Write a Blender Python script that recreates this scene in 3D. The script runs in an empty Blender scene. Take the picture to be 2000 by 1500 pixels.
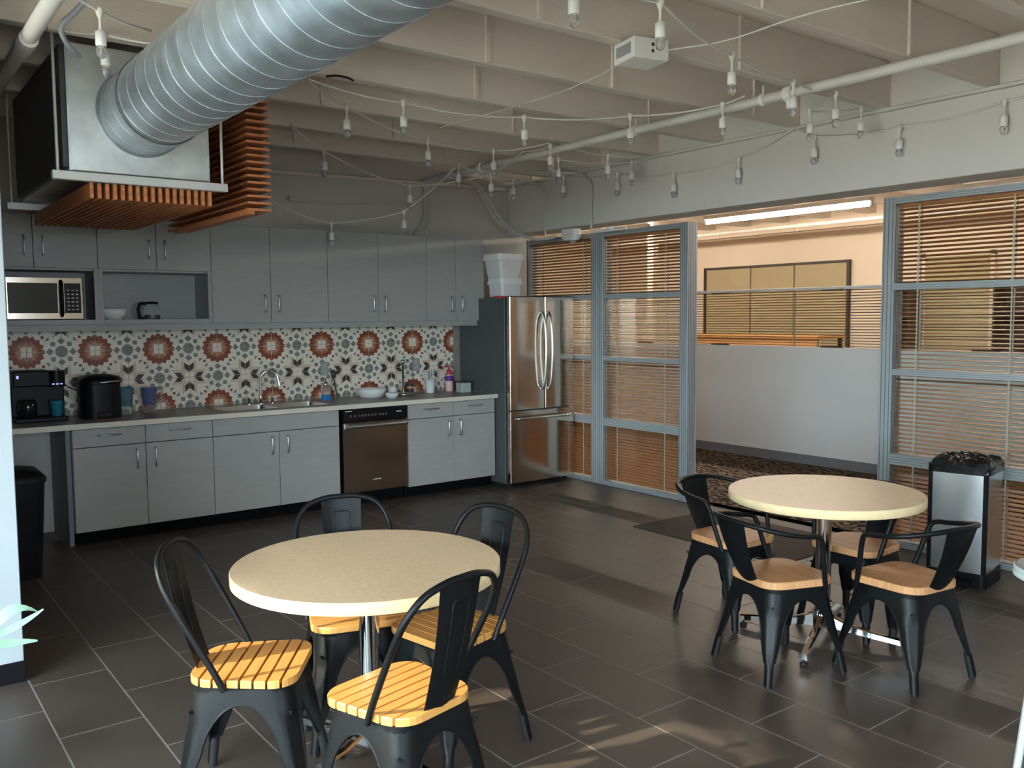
import bpy, math, random
from mathutils import Vector, Matrix, noise as mnoise
random.seed(7)
R = math.radians
sc = bpy.context.scene
COL = sc.collection

# ------------------------------------------------------------------ camera
F_PX = 1733.06
cam_d = bpy.data.cameras.new('camera')
cam = bpy.data.objects.new('camera', cam_d)
COL.objects.link(cam)
cam_d.sensor_fit = 'HORIZONTAL'
cam_d.sensor_width = 36.0
cam_d.lens = 36.0 * F_PX / 2000.0
cam_d.clip_start = 0.05
yaw, pit, rol = 0.646419, -0.075656, -0.007935
fwd = Vector((math.sin(yaw) * math.cos(pit), math.cos(yaw) * math.cos(pit), math.sin(pit)))
rt = Vector((math.cos(yaw), -math.sin(yaw), 0))
up = rt.cross(fwd)
r2 = rt * math.cos(rol) + up * math.sin(rol)
u2 = -rt * math.sin(rol) + up * math.cos(rol)
cam.matrix_world = Matrix(((r2.x, u2.x, -fwd.x, -1.0729), (r2.y, u2.y, -fwd.y, -6.6628),
                           (r2.z, u2.z, -fwd.z, 1.5774), (0, 0, 0, 1)))
sc.camera = cam

# ------------------------------------------------------------------ light and exposure
sc.view_settings.view_transform = 'Standard'
sc.view_settings.look = 'None'
sc.view_settings.gamma = 1.0
sc.view_settings.use_curve_mapping = False
sc.view_settings.exposure = 0.70
W = bpy.data.worlds.new('sky')
sc.world = W
W.use_nodes = True
bg = W.node_tree.nodes['Background']
bg.inputs['Color'].default_value = (0.75, 0.885, 1.0, 1)
bg.inputs['Strength'].default_value = 18.0
sun_d = bpy.data.lights.new('sun', 'SUN')
sun_d.energy = 8.0
sun_d.angle = R(1.2)
sun_d.color = (1.0, 0.86, 0.66)
sun = bpy.data.objects.new('sun', sun_d)
COL.objects.link(sun)
SUN_DIR = Vector((0.90, -0.20, -0.405))
sun.rotation_euler = SUN_DIR.to_track_quat('-Z', 'Y').to_euler()
# daylight through the window wall on the left: a sampling portal in the opening
por_d = bpy.data.lights.new('window_portal', 'AREA')
por_d.shape = 'RECTANGLE'
por_d.size = 5.9
por_d.size_y = 2.2
por_d.cycles.is_portal = True
por = bpy.data.objects.new('window_portal', por_d)
COL.objects.link(por)
por.location = (-3.3, -5.63, 1.28)
por.rotation_euler = (R(90), 0, R(-90))

por2_d = bpy.data.lights.new('rear_window_portal', 'AREA')
por2_d.shape = 'RECTANGLE'
por2_d.size = 3.0
por2_d.size_y = 1.6
por2_d.cycles.is_portal = True
por2 = bpy.data.objects.new('rear_window_portal', por2_d)
COL.objects.link(por2)
por2.location = (-0.6, -9.55, 1.7)
por2.rotation_euler = (R(90), 0, 0)

# ------------------------------------------------------------------ materials
MATS = {}


def lin(c):
    return tuple((x / 255 / 12.92) if x / 255 <= 0.04045 else (((x / 255) + 0.055) / 1.055) ** 2.4 for x in c)


def mat(name, col, rough=0.5, metal=0.0, var=0.06, scale=6.0, stretch=(1, 1, 1), bump=0.0, bscale=None,
        emit=None, estr=0.0, trans=0.0, ior=1.45, alpha=1.0, coat=0.0, spec=0.5, rvar=0.0, aniso=0.0):
    m = bpy.data.materials.new(name)
    m.use_nodes = True
    nt = m.node_tree
    b = nt.nodes['Principled BSDF']
    b.inputs['Roughness'].default_value = rough
    b.inputs['Metallic'].default_value = metal
    b.inputs['IOR'].default_value = ior
    b.inputs['Transmission Weight'].default_value = trans
    b.inputs['Alpha'].default_value = alpha
    b.inputs['Coat Weight'].default_value = coat
    b.inputs['Specular IOR Level'].default_value = spec
    b.inputs['Anisotropic'].default_value = aniso
    c = lin(col) if max(col) > 1.001 else col
    tc = nt.nodes.new('ShaderNodeTexCoord')
    mp = nt.nodes.new('ShaderNodeMapping')
    mp.inputs['Scale'].default_value = stretch
    nz = nt.nodes.new('ShaderNodeTexNoise')
    nz.inputs['Scale'].default_value = scale
    nz.inputs['Detail'].default_value = 5
    nt.links.new(tc.outputs['Object'], mp.inputs['Vector'])
    nt.links.new(mp.outputs['Vector'], nz.inputs['Vector'])
    rp = nt.nodes.new('ShaderNodeValToRGB')
    rp.color_ramp.elements[0].position = 0.3
    rp.color_ramp.elements[1].position = 0.7
    rp.color_ramp.elements[0].color = (*[x * (1 - var) for x in c], 1)
    rp.color_ramp.elements[1].color = (*[min(1, x * (1 + var)) for x in c], 1)
    nt.links.new(nz.outputs['Fac'], rp.inputs['Fac'])
    nt.links.new(rp.outputs['Color'], b.inputs['Base Color'])
    if rvar:
        mr = nt.nodes.new('ShaderNodeMapRange')
        mr.inputs['To Min'].default_value = rough - rvar
        mr.inputs['To Max'].default_value = rough + rvar
        nt.links.new(nz.outputs['Fac'], mr.inputs['Value'])
        nt.links.new(mr.outputs['Result'], b.inputs['Roughness'])
    if bump:
        n2 = nt.nodes.new('ShaderNodeTexNoise')
        n2.inputs['Scale'].default_value = bscale or scale * 8
        n2.inputs['Detail'].default_value = 4
        nt.links.new(mp.outputs['Vector'], n2.inputs['Vector'])
        bp = nt.nodes.new('ShaderNodeBump')
        bp.inputs['Strength'].default_value = bump
        bp.inputs['Distance'].default_value = 0.01
        nt.links.new(n2.outputs['Fac'], bp.inputs['Height'])
        nt.links.new(bp.outputs['Normal'], b.inputs['Normal'])
    if emit:
        b.inputs['Emission Color'].default_value = (*emit, 1)
        b.inputs['Emission Strength'].default_value = estr
    MATS[name] = m
    return m


def thin_glass(name, tint=(0.95, 0.98, 0.97), refl=0.06):
    m = bpy.data.materials.new(name)
    m.use_nodes = True
    nt = m.node_tree
    nt.nodes.clear()
    o = nt.nodes.new('ShaderNodeOutputMaterial')
    mx = nt.nodes.new('ShaderNodeMixShader')
    t = nt.nodes.new('ShaderNodeBsdfTransparent')
    t.inputs['Color'].default_value = (*tint, 1)
    g = nt.nodes.new('ShaderNodeBsdfGlossy')
    g.inputs['Roughness'].default_value = 0.03
    lw = nt.nodes.new('ShaderNodeLayerWeight')
    lw.inputs['Blend'].default_value = 0.3
    pw = nt.nodes.new('ShaderNodeMath')
    pw.operation = 'POWER'
    pw.inputs[1].default_value = 3.0
    ma = nt.nodes.new('ShaderNodeMath')
    ma.operation = 'MULTIPLY_ADD'
    ma.inputs[1].default_value = 0.22
    ma.inputs[2].default_value = refl * 0.5
    nt.links.new(lw.outputs['Facing'], pw.inputs[0])
    nt.links.new(pw.outputs[0], ma.inputs[0])
    nt.links.new(ma.outputs[0], mx.inputs[0])
    nt.links.new(t.outputs[0], mx.inputs[1])
    nt.links.new(g.outputs[0], mx.inputs[2])
    nt.links.new(mx.outputs[0], o.inputs['Surface'])
    MATS[name] = m
    return m


mat('tile', (0.082, 0.063, 0.051), 0.42, var=0.16, scale=3.5, bump=0.05, bscale=60, rvar=0.05, spec=0.5)
mat('grout', (0.27, 0.245, 0.22), 0.9, var=0.1, scale=20)
mat('paint_wall', (0.54, 0.50, 0.45), 0.8, var=0.03, scale=1.5, bump=0.04, bscale=30)
mat('paint_beam', (0.63, 0.60, 0.56), 0.75, var=0.03, scale=1.5, bump=0.05, bscale=20)
mat('paint_ceiling', (0.72, 0.635, 0.55), 0.75, var=0.05, scale=2.0, bump=0.12, bscale=25)
mat('paint_joist', (0.72, 0.635, 0.55), 0.7, var=0.06, scale=2.0, stretch=(0.5, 3, 3), bump=0.15, bscale=25)
mat('paint_cool', (0.40, 0.44, 0.46), 0.7, var=0.02, scale=2, bump=0.03, bscale=60)
mat('cream_wall', (0.80, 0.68, 0.53), 0.8, var=0.03, scale=1.2)
mat('half_wall', (0.66, 0.67, 0.67), 0.75, var=0.02, scale=2)
mat('baseboard_grey', (0.17, 0.17, 0.18), 0.6)
mat('baseboard_black', (0.006, 0.006, 0.007), 0.7, spec=0.15)
mat('cabinet', (0.35, 0.345, 0.325), 0.55, var=0.035, scale=5, stretch=(1, 1, 6), bump=0.02, bscale=60)
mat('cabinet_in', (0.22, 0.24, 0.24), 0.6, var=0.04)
mat('toe', (0.004, 0.004, 0.0045), 0.8, spec=0.1)
mat('worktop', (0.27, 0.255, 0.24), 0.35, var=0.08, scale=40)
mat('worktop_edge', (0.66, 0.61, 0.50), 0.45, var=0.03)
mat('nickel', (0.55, 0.54, 0.52), 0.3, 1.0, var=0.03)
mat('chrome', (0.78, 0.78, 0.78), 0.09, 1.0, var=0.02)
mat('steel', (0.60, 0.50, 0.41), 0.15, 1.0, var=0.05, scale=3, stretch=(1, 1, 30), rvar=0.03)
mat('steel_bin', (0.62, 0.64, 0.66), 0.27, 1.0, var=0.02, scale=3)
mat('steel_sink', (0.5, 0.48, 0.46), 0.28, 1.0, var=0.04)
mat('fridge_side', (0.085, 0.092, 0.09), 0.5, 0.1, var=0.06, scale=60)
mat('galv', (0.50, 0.57, 0.62), 0.40, 0.85, var=0.16, scale=11, rvar=0.08)
mat('galv_box', (0.60, 0.62, 0.61), 0.40, 0.65, var=0.14, scale=9, rvar=0.06)
mat('galv_dark', (0.10, 0.10, 0.10), 0.6, 0.4, var=0.1)
mat('strut', (0.55, 0.54, 0.51), 0.5, 0.4, var=0.06)
mat('slat_wood', (0.46, 0.16, 0.055), 0.55, var=0.3, scale=4, stretch=(1, 12, 12), bump=0.05)
mat('slat_end', (0.62, 0.28, 0.10), 0.55, var=0.2, scale=10)
mat('blind_wood', (0.38, 0.14, 0.05), 0.5, var=0.15, scale=6, stretch=(6, 1, 6))
mat('screen_slat', (0.17, 0.070, 0.028), 0.5, var=0.1)
mat('cord', (0.50, 0.42, 0.34), 0.7)
mat('alu', (0.36, 0.385, 0.39), 0.45, 0.2, var=0.03)
mat('alu_groove', (0.10, 0.12, 0.14), 0.5, 0.2)
mat('table_top', (0.90, 0.67, 0.44), 0.38, var=0.07, scale=60, bump=0.03, bscale=160)
mat('table_edge', (0.86, 0.66, 0.38), 0.42, var=0.04, scale=20)
mat('chair_metal', (0.006, 0.0068, 0.0075), 0.40, 0.0, var=0.1, scale=20, spec=0.25, bump=0.02, bscale=200)
mat('seat_wood', (0.62, 0.30, 0.08), 0.42, var=0.14, scale=5, stretch=(10, 1, 1), coat=0.15)
mat('seat_gap_shade', (0.012, 0.005, 0.003), 0.8)
mat('seat_solid', (0.60, 0.30, 0.135), 0.5, var=0.16, scale=5, stretch=(9, 1, 1))
mat('rubber', (0.012, 0.012, 0.012), 0.7)
mat('black_plastic', (0.006, 0.006, 0.007), 0.4, var=0.1, spec=0.2)
mat('black_gloss', (0.008, 0.008, 0.009), 0.12)
mat('bag', (0.006, 0.006, 0.007), 0.24, var=0.2, spec=0.5)
mat('white_plastic', (0.78, 0.77, 0.74), 0.4, var=0.02)
mat('tub', (0.70, 0.70, 0.67), 0.45, var=0.02)
mat('red_plastic', (0.62, 0.03, 0.04), 0.35)
mat('pink_label', (0.80, 0.50, 0.50), 0.5)
mat('purple', (0.12, 0.03, 0.25), 0.5)
mat('bulb_glass', (0.8, 0.8, 0.8), 0.05, trans=0.85, ior=1.3, var=0.01)
mat('glass_clear', (0.9, 0.93, 0.93), 0.04, trans=0.9, ior=1.2, var=0.01)
mat('socket', (0.80, 0.79, 0.76), 0.45, var=0.02)
mat('wire', (0.70, 0.66, 0.60), 0.6, var=0.03)
mat('conduit', (0.55, 0.53, 0.49), 0.55, 0.1, var=0.05)
mat('cable_dark', (0.05, 0.048, 0.045), 0.6)
mat('tube_light', (1, 1, 1), 0.4, emit=(1.0, 0.86, 0.72), estr=76.0)
mat('fixture', (0.75, 0.70, 0.62), 0.5)
mat('beige_panel', (0.43, 0.36, 0.21), 0.7, var=0.03, scale=3)
mat('dark_frame', (0.045, 0.035, 0.025), 0.5)
mat('dark_wood', (0.06, 0.03, 0.018), 0.5, var=0.2)
mat('desk_wood', (0.60, 0.30, 0.11), 0.5, var=0.1)
mat('mat_rubber', (0.055, 0.040, 0.032), 0.9, var=0.25, scale=120, bump=0.3, bscale=250)
mat('teal', (0.02, 0.22, 0.30), 0.25, trans=0.2)
mat('blue', (0.03, 0.05, 0.30), 0.3)
mat('blue_liquid', (0.01, 0.20, 0.55), 0.2)
mat('grey_lid', (0.05, 0.05, 0.05), 0.4)
mat('grey_tub', (0.42, 0.45, 0.42), 0.45, var=0.02)
mat('outlet_grey', (0.33, 0.34, 0.34), 0.5)
mat('leaf', (0.38, 0.60, 0.44), 0.35, var=0.2, scale=8)  # green lightened, with the glare of the window put into the colour
mat('leaf_edge', (0.35, 0.55, 0.10), 0.4)
mat('soil', (0.03, 0.02, 0.015), 0.9)
mat('pot', (0.60, 0.58, 0.55), 0.5)
mat('stool_top', (0.16, 0.20, 0.23), 0.4, var=0.1)
mat('stool_edge', (0.62, 0.68, 0.68), 0.4, 0.2)
mat('led', (0.4, 0.5, 1), 0.3, emit=(0.45, 0.5, 1.0), estr=0.5)
mat('mw_window', (0.012, 0.016, 0.018), 0.06, spec=0.8)
mat('ink_white', (0.75, 0.75, 0.75), 0.5)
# tile print
mat('t_cream', (0.80, 0.72, 0.60), 0.5, var=0.05, scale=9)
mat('t_red', (0.24, 0.060, 0.026), 0.5, var=0.2, scale=14)
mat('t_orange', (0.38, 0.155, 0.085), 0.5, var=0.12, scale=14)
mat('t_peach', (0.50, 0.27, 0.17), 0.5, var=0.1, scale=14)
mat('t_grey', (0.205, 0.215, 0.185), 0.5, var=0.15, scale=14)
mat('t_brown', (0.060, 0.042, 0.034), 0.5, var=0.2, scale=14)
mat('t_beige', (0.62, 0.50, 0.39), 0.5, var=0.08, scale=14)
thin_glass('pane', refl=0.03)
thin_glass('pane_tinted', (0.72, 0.74, 0.75), 0.04)
mat('street', (0.62, 0.51, 0.40), 0.9)
mat('facade', (0.66, 0.66, 0.65), 0.85, var=0.05, scale=0.5)


def carpet_mat():
    m = bpy.data.materials.new('carpet')
    m.use_nodes = True
    nt = m.node_tree
    b = nt.nodes['Principled BSDF']
    b.inputs['Roughness'].default_value = 1.0
    b.inputs['Specular IOR Level'].default_value = 0.1
    tc = nt.nodes.new('ShaderNodeTexCoord')
    wv = nt.nodes.new('ShaderNodeTexWave')
    wv.wave_type = 'BANDS'
    wv.bands_direction = 'X'
    wv.inputs['Scale'].default_value = 3.6
    wv.inputs['Distortion'].default_value = 9.0
    wv.inputs['Detail'].default_value = 1.0
    wv.inputs['Detail Scale'].default_value = 2.6
    rp = nt.nodes.new('ShaderNodeValToRGB')
    rp.color_ramp.elements[0].position = 0.42
    rp.color_ramp.elements[1].position = 0.56
    rp.color_ramp.elements[0].color = (0.022, 0.017, 0.013, 1)
    rp.color_ramp.elements[1].color = (0.17, 0.13, 0.10, 1)
    nt.links.new(tc.outputs['Object'], wv.inputs['Vector'])
    nt.links.new(wv.outputs['Fac'], rp.inputs['Fac'])
    nt.links.new(rp.outputs['Color'], b.inputs['Base Color'])
    MATS['carpet'] = m


carpet_mat()

# ------------------------------------------------------------------ mesh helpers


class MB:
    def __init__(s):
        s.v, s.f, s.m, s.sm = [], [], [], []

    def add(s, vs, fs, mi=0, smooth=False):
        n = len(s.v)
        s.v += [tuple(v) for v in vs]
        for f in fs:
            s.f.append(tuple(i + n for i in f))
            s.m.append(mi)
            s.sm.append(smooth)
        return s

    def box(s, x0, x1, y0, y1, z0, z1, c=0.0, mi=0):
        if x1 < x0: x0, x1 = x1, x0
        if y1 < y0: y0, y1 = y1, y0
        if z1 < z0: z0, z1 = z1, z0
        if c <= 0:
            vs = [(x, y, z) for z in (z0, z1) for y in (y0, y1) for x in (x0, x1)]
            fs = [(0, 2, 3, 1), (4, 5, 7, 6), (0, 1, 5, 4), (2, 6, 7, 3), (0, 4, 6, 2), (1, 3, 7, 5)]
            return s.add(vs, fs, mi)
        c = min(c, (x1 - x0) * .45, (y1 - y0) * .45, (z1 - z0) * .45)
        vs, ix = [], {}
        X, Y, Z = (x0, x1), (y0, y1), (z0, z1)
        for i in (0, 1):
            for j in (0, 1):
                for k in (0, 1):
                    sx, sy, sz = (1 - 2 * i), (1 - 2 * j), (1 - 2 * k)
                    ix[i, j, k, 0] = len(vs); vs.append((X[i], Y[j] + sy * c, Z[k] + sz * c))
                    ix[i, j, k, 1] = len(vs); vs.append((X[i] + sx * c, Y[j], Z[k] + sz * c))
                    ix[i, j, k, 2] = len(vs); vs.append((X[i] + sx * c, Y[j] + sy * c, Z[k]))
        fs = []
        for i in (0, 1):
            q = [ix[i, 0, 0, 0], ix[i, 1, 0, 0], ix[i, 1, 1, 0], ix[i, 0, 1, 0]]
            fs.append(q if i else q[::-1])
            q = [ix[0, i, 0, 1], ix[1, i, 0, 1], ix[1, i, 1, 1], ix[0, i, 1, 1]]
            fs.append(q[::-1] if i else q)
            q = [ix[0, 0, i, 2], ix[1, 0, i, 2], ix[1, 1, i, 2], ix[0, 1, i, 2]]
            fs.append(q if i else q[::-1])
        for i in (0, 1):
            for j in (0, 1):
                q = [ix[i, j, 0, 0], ix[i, j, 0, 1], ix[i, j, 1, 1], ix[i, j, 1, 0]]
                fs.append(q if (i + j) % 2 == 0 else q[::-1])
                q = [ix[i, 0, j, 0], ix[i, 0, j, 2], ix[i, 1, j, 2], ix[i, 1, j, 0]]
                fs.append(q[::-1] if (i + j) % 2 == 0 else q)
                q = [ix[0, i, j, 1], ix[0, i, j, 2], ix[1, i, j, 2], ix[1, i, j, 1]]
                fs.append(q if (i + j) % 2 == 0 else q[::-1])
        for i in (0, 1):
            for j in (0, 1):
                for k in (0, 1):
                    q = [ix[i, j, k, 0], ix[i, j, k, 1], ix[i, j, k, 2]]
                    fs.append(q[::-1] if (i + j + k) % 2 == 0 else q)
        return s.add(vs, fs, mi)

    def tube(s, pts, r, seg=8, mi=0, closed=False, cap=True, rs=None):
        P = [Vector(p) for p in pts]
        n = len(P)
        T = []
        for i in range(n):
            a = P[(i - 1) % n] if (closed or i > 0) else P[i]
            b = P[(i + 1) % n] if (closed or i < n - 1) else P[i]
            T.append((b - a).normalized())
        nv = Vector((0, 0, 1)) if abs(T[0].z) < 0.9 else Vector((1, 0, 0))
        nv = (nv - T[0] * nv.dot(T[0])).normalized()
        vs = []
        for i in range(n):
            nv = (nv - T[i] * nv.dot(T[i]))
            nv = nv.normalized() if nv.length > 1e-6 else T[i].orthogonal().normalized()
            bv = T[i].cross(nv)
            rr = rs[i] if rs else r
            for k in range(seg):
                a = 2 * math.pi * k / seg
                vs.append(P[i] + nv * (rr * math.cos(a)) + bv * (rr * math.sin(a)))
        fs = []
        for i in range(n if closed else n - 1):
            j = (i + 1) % n
            for k in range(seg):
                l = (k + 1) % seg
                fs.append((i * seg + k, i * seg + l, j * seg + l, j * seg + k))
        s.add(vs, fs, mi, True)
        if cap and not closed:
            s.add(vs[:seg], [tuple(range(seg))[::-1]], mi)
            s.add(vs[-seg:], [tuple(range(seg))], mi)
        return s

    def lathe(s, prof, seg=16, mi=0, o=(0, 0, 0), smooth=True, capb=True, capt=True):
        vs = []
        for r, z in prof:
            for k in range(seg):
                a = 2 * math.pi * k / seg
                vs.append((o[0] + r * math.cos(a), o[1] + r * math.sin(a), o[2] + z))
        fs = []
        for i in range(len(prof) - 1):
            for k in range(seg):
                l = (k + 1) % seg
                fs.append((i * seg + k, i * seg + l, (i + 1) * seg + l, (i + 1) * seg + k))
        s.add(vs, fs, mi, smooth)
        if capb: s.add(vs[:seg], [tuple(range(seg))[::-1]], mi)
        if capt: s.add(vs[-seg:], [tuple(range(seg))], mi)
        return s

    def prism(s, poly, z0, z1, mi=0, f=None, smooth=False):
        n = len(poly)
        vs = [(x, y, z0) for x, y in poly] + [(x, y, z1) for x, y in poly]
        if f: vs = [f(*v) for v in vs]
        s.add(vs, [tuple(range(n))[::-1], tuple(range(n, 2 * n))], mi)
        s.add(vs, [(i, (i + 1) % n, n + (i + 1) % n, n + i) for i in range(n)], mi, smooth)
        return s

    def sheet(s, grid, t, mi=0, smooth=True):
        """grid[i][j] of points -> sheet with thickness t along the local normal"""
        a, b = len(grid), len(grid[0])
        G = [[Vector(p) for p in row] for row in grid]
        N = []
        for i in range(a):
            row = []
            for j in range(b):
                du = G[min(i + 1, a - 1)][j] - G[max(i - 1, 0)][j]
                dv = G[i][min(j + 1, b - 1)] - G[i][max(j - 1, 0)]
                nn = du.cross(dv)
                row.append(nn.normalized() if nn.length > 1e-9 else Vector((0, 0, 1)))
            N.append(row)
        vs = [G[i][j] for i in range(a) for j in range(b)] + [G[i][j] - N[i][j] * t for i in range(a) for j in range(b)]
        o = a * b
        fs, es = [], []
        for i in range(a - 1):
            for j in range(b - 1):
                q = (i * b + j, (i + 1) * b + j, (i + 1) * b + j + 1, i * b + j + 1)
                fs.append(q)
                fs.append(tuple(o + x for x in q[::-1]))
        for i in range(a - 1):
            es.append((i * b, o + i * b, o + (i + 1) * b, (i + 1) * b))
            es.append((i * b + b - 1, (i + 1) * b + b - 1, o + (i + 1) * b + b - 1, o + i * b + b - 1))
        for j in range(b - 1):
            es.append((j, j + 1, o + j + 1, o + j))
            k = (a - 1) * b + j
            es.append((k, o + k, o + k + 1, k + 1))
        s.add(vs, fs, mi, smooth)
        s.add(vs, es, mi, False)
        return s

    def mesh(s, name, mats):
        me = bpy.data.meshes.new(name)
        me.from_pydata(s.v, [], s.f)
        for m in (mats if isinstance(mats, (list, tuple)) else [mats]):
            me.materials.append(MATS[m])
        me.polygons.foreach_set('material_index', s.m)
        me.polygons.foreach_set('use_smooth', s.sm)
        me.update()
        return me

    def obj(s, name, mats, parent=None, loc=(0, 0, 0), rz=0.0):
        o = bpy.data.objects.new(name, s.mesh(name, mats))
        COL.objects.link(o)
        o.location = loc
        o.rotation_euler = (0, 0, rz)
        if parent is not None: o.parent = parent
        return o


def inst(name, me, parent=None, loc=(0, 0, 0), rot=(0, 0, 0)):
    o = bpy.data.objects.new(name, me)
    COL.objects.link(o)
    o.location = loc
    o.rotation_euler = rot
    if parent is not None: o.parent = parent
    return o


def tag(o, label, cat, group=None):
    o['label'] = label
    o['category'] = cat
    if group: o['group'] = group
    return o


def thing(name, label, cat, loc=(0, 0, 0), rz=0.0, group=None):
    o = bpy.data.objects.new(name, None)
    COL.objects.link(o)
    o.empty_display_size = 0.1
    o.location = loc
    o.rotation_euler = (0, 0, rz)
    return tag(o, label, cat, group)


def struct(o):
    o['kind'] = 'structure'
    return o


def copy_tree(root, loc, rz, label, group=None):
    r = root.copy()
    COL.objects.link(r)
    r.location = loc
    r.rotation_euler = (0, 0, rz)
    r['label'] = label
    if group: r['group'] = group
    for ch in list(root.children):
        c = ch.copy()
        COL.objects.link(c)
        c.parent = r
        for g in ch.children:
            d = g.copy()
            COL.objects.link(d)
            d.parent = c
    return r


def rrect(w, d, r, n=5, cx=0, cy=0):
    out = []
    for sx, sy, a0 in ((1, 1, 0), (-1, 1, 90), (-1, -1, 180), (1, -1, 270)):
        for i in range(n + 1):
            a = R(a0 + 90 * i / n)
            out.append((cx + sx * (w / 2 - r) + r * math.cos(a), cy + sy * (d / 2 - r) + r * math.sin(a)))
    return out


def clip(poly, axis, val, keep_greater):
    out = []
    n = len(poly)
    for i in range(n):
        a, b = poly[i], poly[(i + 1) % n]
        ia = (a[axis] >= val) == keep_greater or a[axis] == val
        ib = (b[axis] >= val) == keep_greater or b[axis] == val
        if ia: out.append(a)
        if ia != ib:
            t = (val - a[axis]) / (b[axis] - a[axis])
            out.append((a[0] + t * (b[0] - a[0]), a[1] + t * (b[1] - a[1])))
    return out


def catmull(P, n=6, closed=False):
    P = [Vector(p) for p in P]
    out = []
    m = len(P)
    for i in range(m if closed else m - 1):
        p0 = P[(i - 1) % m] if (closed or i > 0) else P[0] * 2 - P[1]
        p1, p2 = P[i], P[(i + 1) % m]
        p3 = P[(i + 2) % m] if (closed or i < m - 2) else P[-1] * 2 - P[-2]
        for k in range(n):
            t = k / n
            out.append(0.5 * ((2 * p1) + (p2 - p0) * t + (2 * p0 - 5 * p1 + 4 * p2 - p3) * t * t + (3 * p1 - p0 - 3 * p2 + p3) * t ** 3))
    if not closed: out.append(P[-1])
    return out


# ------------------------------------------------------------------ the setting
WY = 0.64           # kitchen wall
XP = 4.56           # partition face
ZJ = 2.90           # underside of joists
# floor: grout bed + single tiles
fl = struct(MB().box(-3.4, XP + 0.06, -9.6, WY + 0.1, -0.12, -0.001).obj('floor', 'grout'))
TW, TL, GAP = 0.3075, 0.610, 0.0058
X0, YA = 2.273, -4.562
tb = MB().box(GAP / 2, TW - GAP / 2, GAP / 2, TL - GAP / 2, -0.004, 0.0, c=0.0012).mesh('tile', 'tile')
rest = MB()
for k in range(-8, 19):
    xa = X0 - k * TW
    if xa + TW > XP + 0.3 or xa < -3.4: continue
    y_off = YA if k % 2 == 0 else YA + TL / 2
    for j in range(-9, 10):
        ya = y_off + j * TL
        if ya < -9.6 or ya + TL > 0.66: continue
        if xa > -1.0 and ya > -6.9:
            inst('tile', tb, fl, (xa, ya, 0))
        else:
            rest.box(xa + GAP / 2, xa + TW - GAP / 2, ya + GAP / 2, ya + TL - GAP / 2, -0.004, 0.0)
ro = rest.obj('outer_tiles', 'tile', fl)
ro['kind'] = 'stuff'
# office carpet
struct(MB().box(XP + 0.06, 10.2, -6.6, 5.2, -0.12, 0.0).obj('floor_office', 'carpet'))

# ceiling deck and joists
ce = struct(MB().box(-3.4, 10.2, -9.6, 5.2, 3.19, 3.3).obj('ceiling', 'paint_ceiling'))
jm = MB().box(-3.3, 4.40, -0.036, 0.036, ZJ, 3.19, c=0.004).mesh('joist', 'paint_joist')
jo = MB().box(4.70, 10.0, -0.024, 0.024, ZJ, 3.19, c=0.004).mesh('joist', 'paint_joist')
for k in range(0, 14):
    y = -0.04 - 0.68 * k
    inst('joist', jm, ce, (0, y, 0))
for k in range(-7, 10):
    y = -0.04 - 0.68 * k
    if -6.5 < y < 5.1: inst('joist', jo, ce, (0, y, 0))
# bridging straps between joists (thin vertical battens seen on the joist faces)
bm = MB().box(-0.014, 0.014, -0.014, 0.0, ZJ + 0.005, 3.19).mesh('batten', 'paint_joist')
for k, xs in enumerate(((1.6, 3.2), (2.3, 3.9), (1.4, 2.9), (2.1, 3.6), (1.7, 2.6, 3.9), (1.5, 2.9), (2.2, 3.4), (1.2, 3.0))):
    for x in xs: inst('batten', bm, ce, (x, -0.04 - 0.68 * k - 0.036, 0))
# walls
struct(MB().box(-1.3, 4.66, WY, WY + 0.12, 0, 3.19).obj('wall_back', 'paint_wall'))
hd = struct(MB().box(4.40, 4.70, -9.6, WY, 2.405, 2.88, c=0.004).obj('wall_right', 'paint_beam'))
MB().box(4.37, 4.70, -9.6, WY, 2.88, 2.90, c=0.003).obj('ledge', 'paint_beam', hd)
bl = MB().box(4.42, 4.46, 0.03, 0.65, 2.90, 3.19).mesh('blocking', 'paint_beam')
for k in range(0, 13): inst('blocking', bl, hd, (0, -0.04 - 0.68 * (k + 1), 0))
lw = struct(MB().box(-3.4, -0.505, -2.34, -2.20, 0, 3.19, c=0.003).obj('wall_left', 'paint_cool'))
struct(MB().box(-3.4, -0.500, -2.352, -2.34, 0, 0.092, c=0.002).obj('baseboard_left', 'baseboard_black'))
struct(MB().box(-1.42, -1.3, -2.20, WY + 0.12, 0, 3.19).obj('wall_nook', 'paint_wall'))
struct(MB().box(-3.5, 4.7, -9.72, -9.6, 0, 0.9).box(-3.5, 4.7, -9.72, -9.6, 2.5, 3.19).box(-3.5, -2.1, -9.72, -9.6, 0.9, 2.5).box(0.9, 4.7, -9.72, -9.6, 0.9, 2.5).obj('wall_rear', 'paint_wall'))
w2 = struct(MB().box(-2.1, 0.9, -9.70, -9.62, 0.9, 0.95).box(-2.1, 0.9, -9.70, -9.62, 2.45, 2.5).obj('window_rear_added', 'alu'))  # unseen rear window, added to bring more light onto the kitchen
for i in range(3):
    x = -2.1 + 1.5 * i
    MB().box(x - 0.03, x + 0.03, -9.70, -9.62, 0.95, 2.45).obj('mullion', 'alu', w2)
for i in range(2):
    x = -2.1 + 1.5 * i
    MB().box(x + 0.03, x + 1.47, -9.662, -9.658, 0.95, 2.45).obj('glass', 'pane_tinted', w2)
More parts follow.
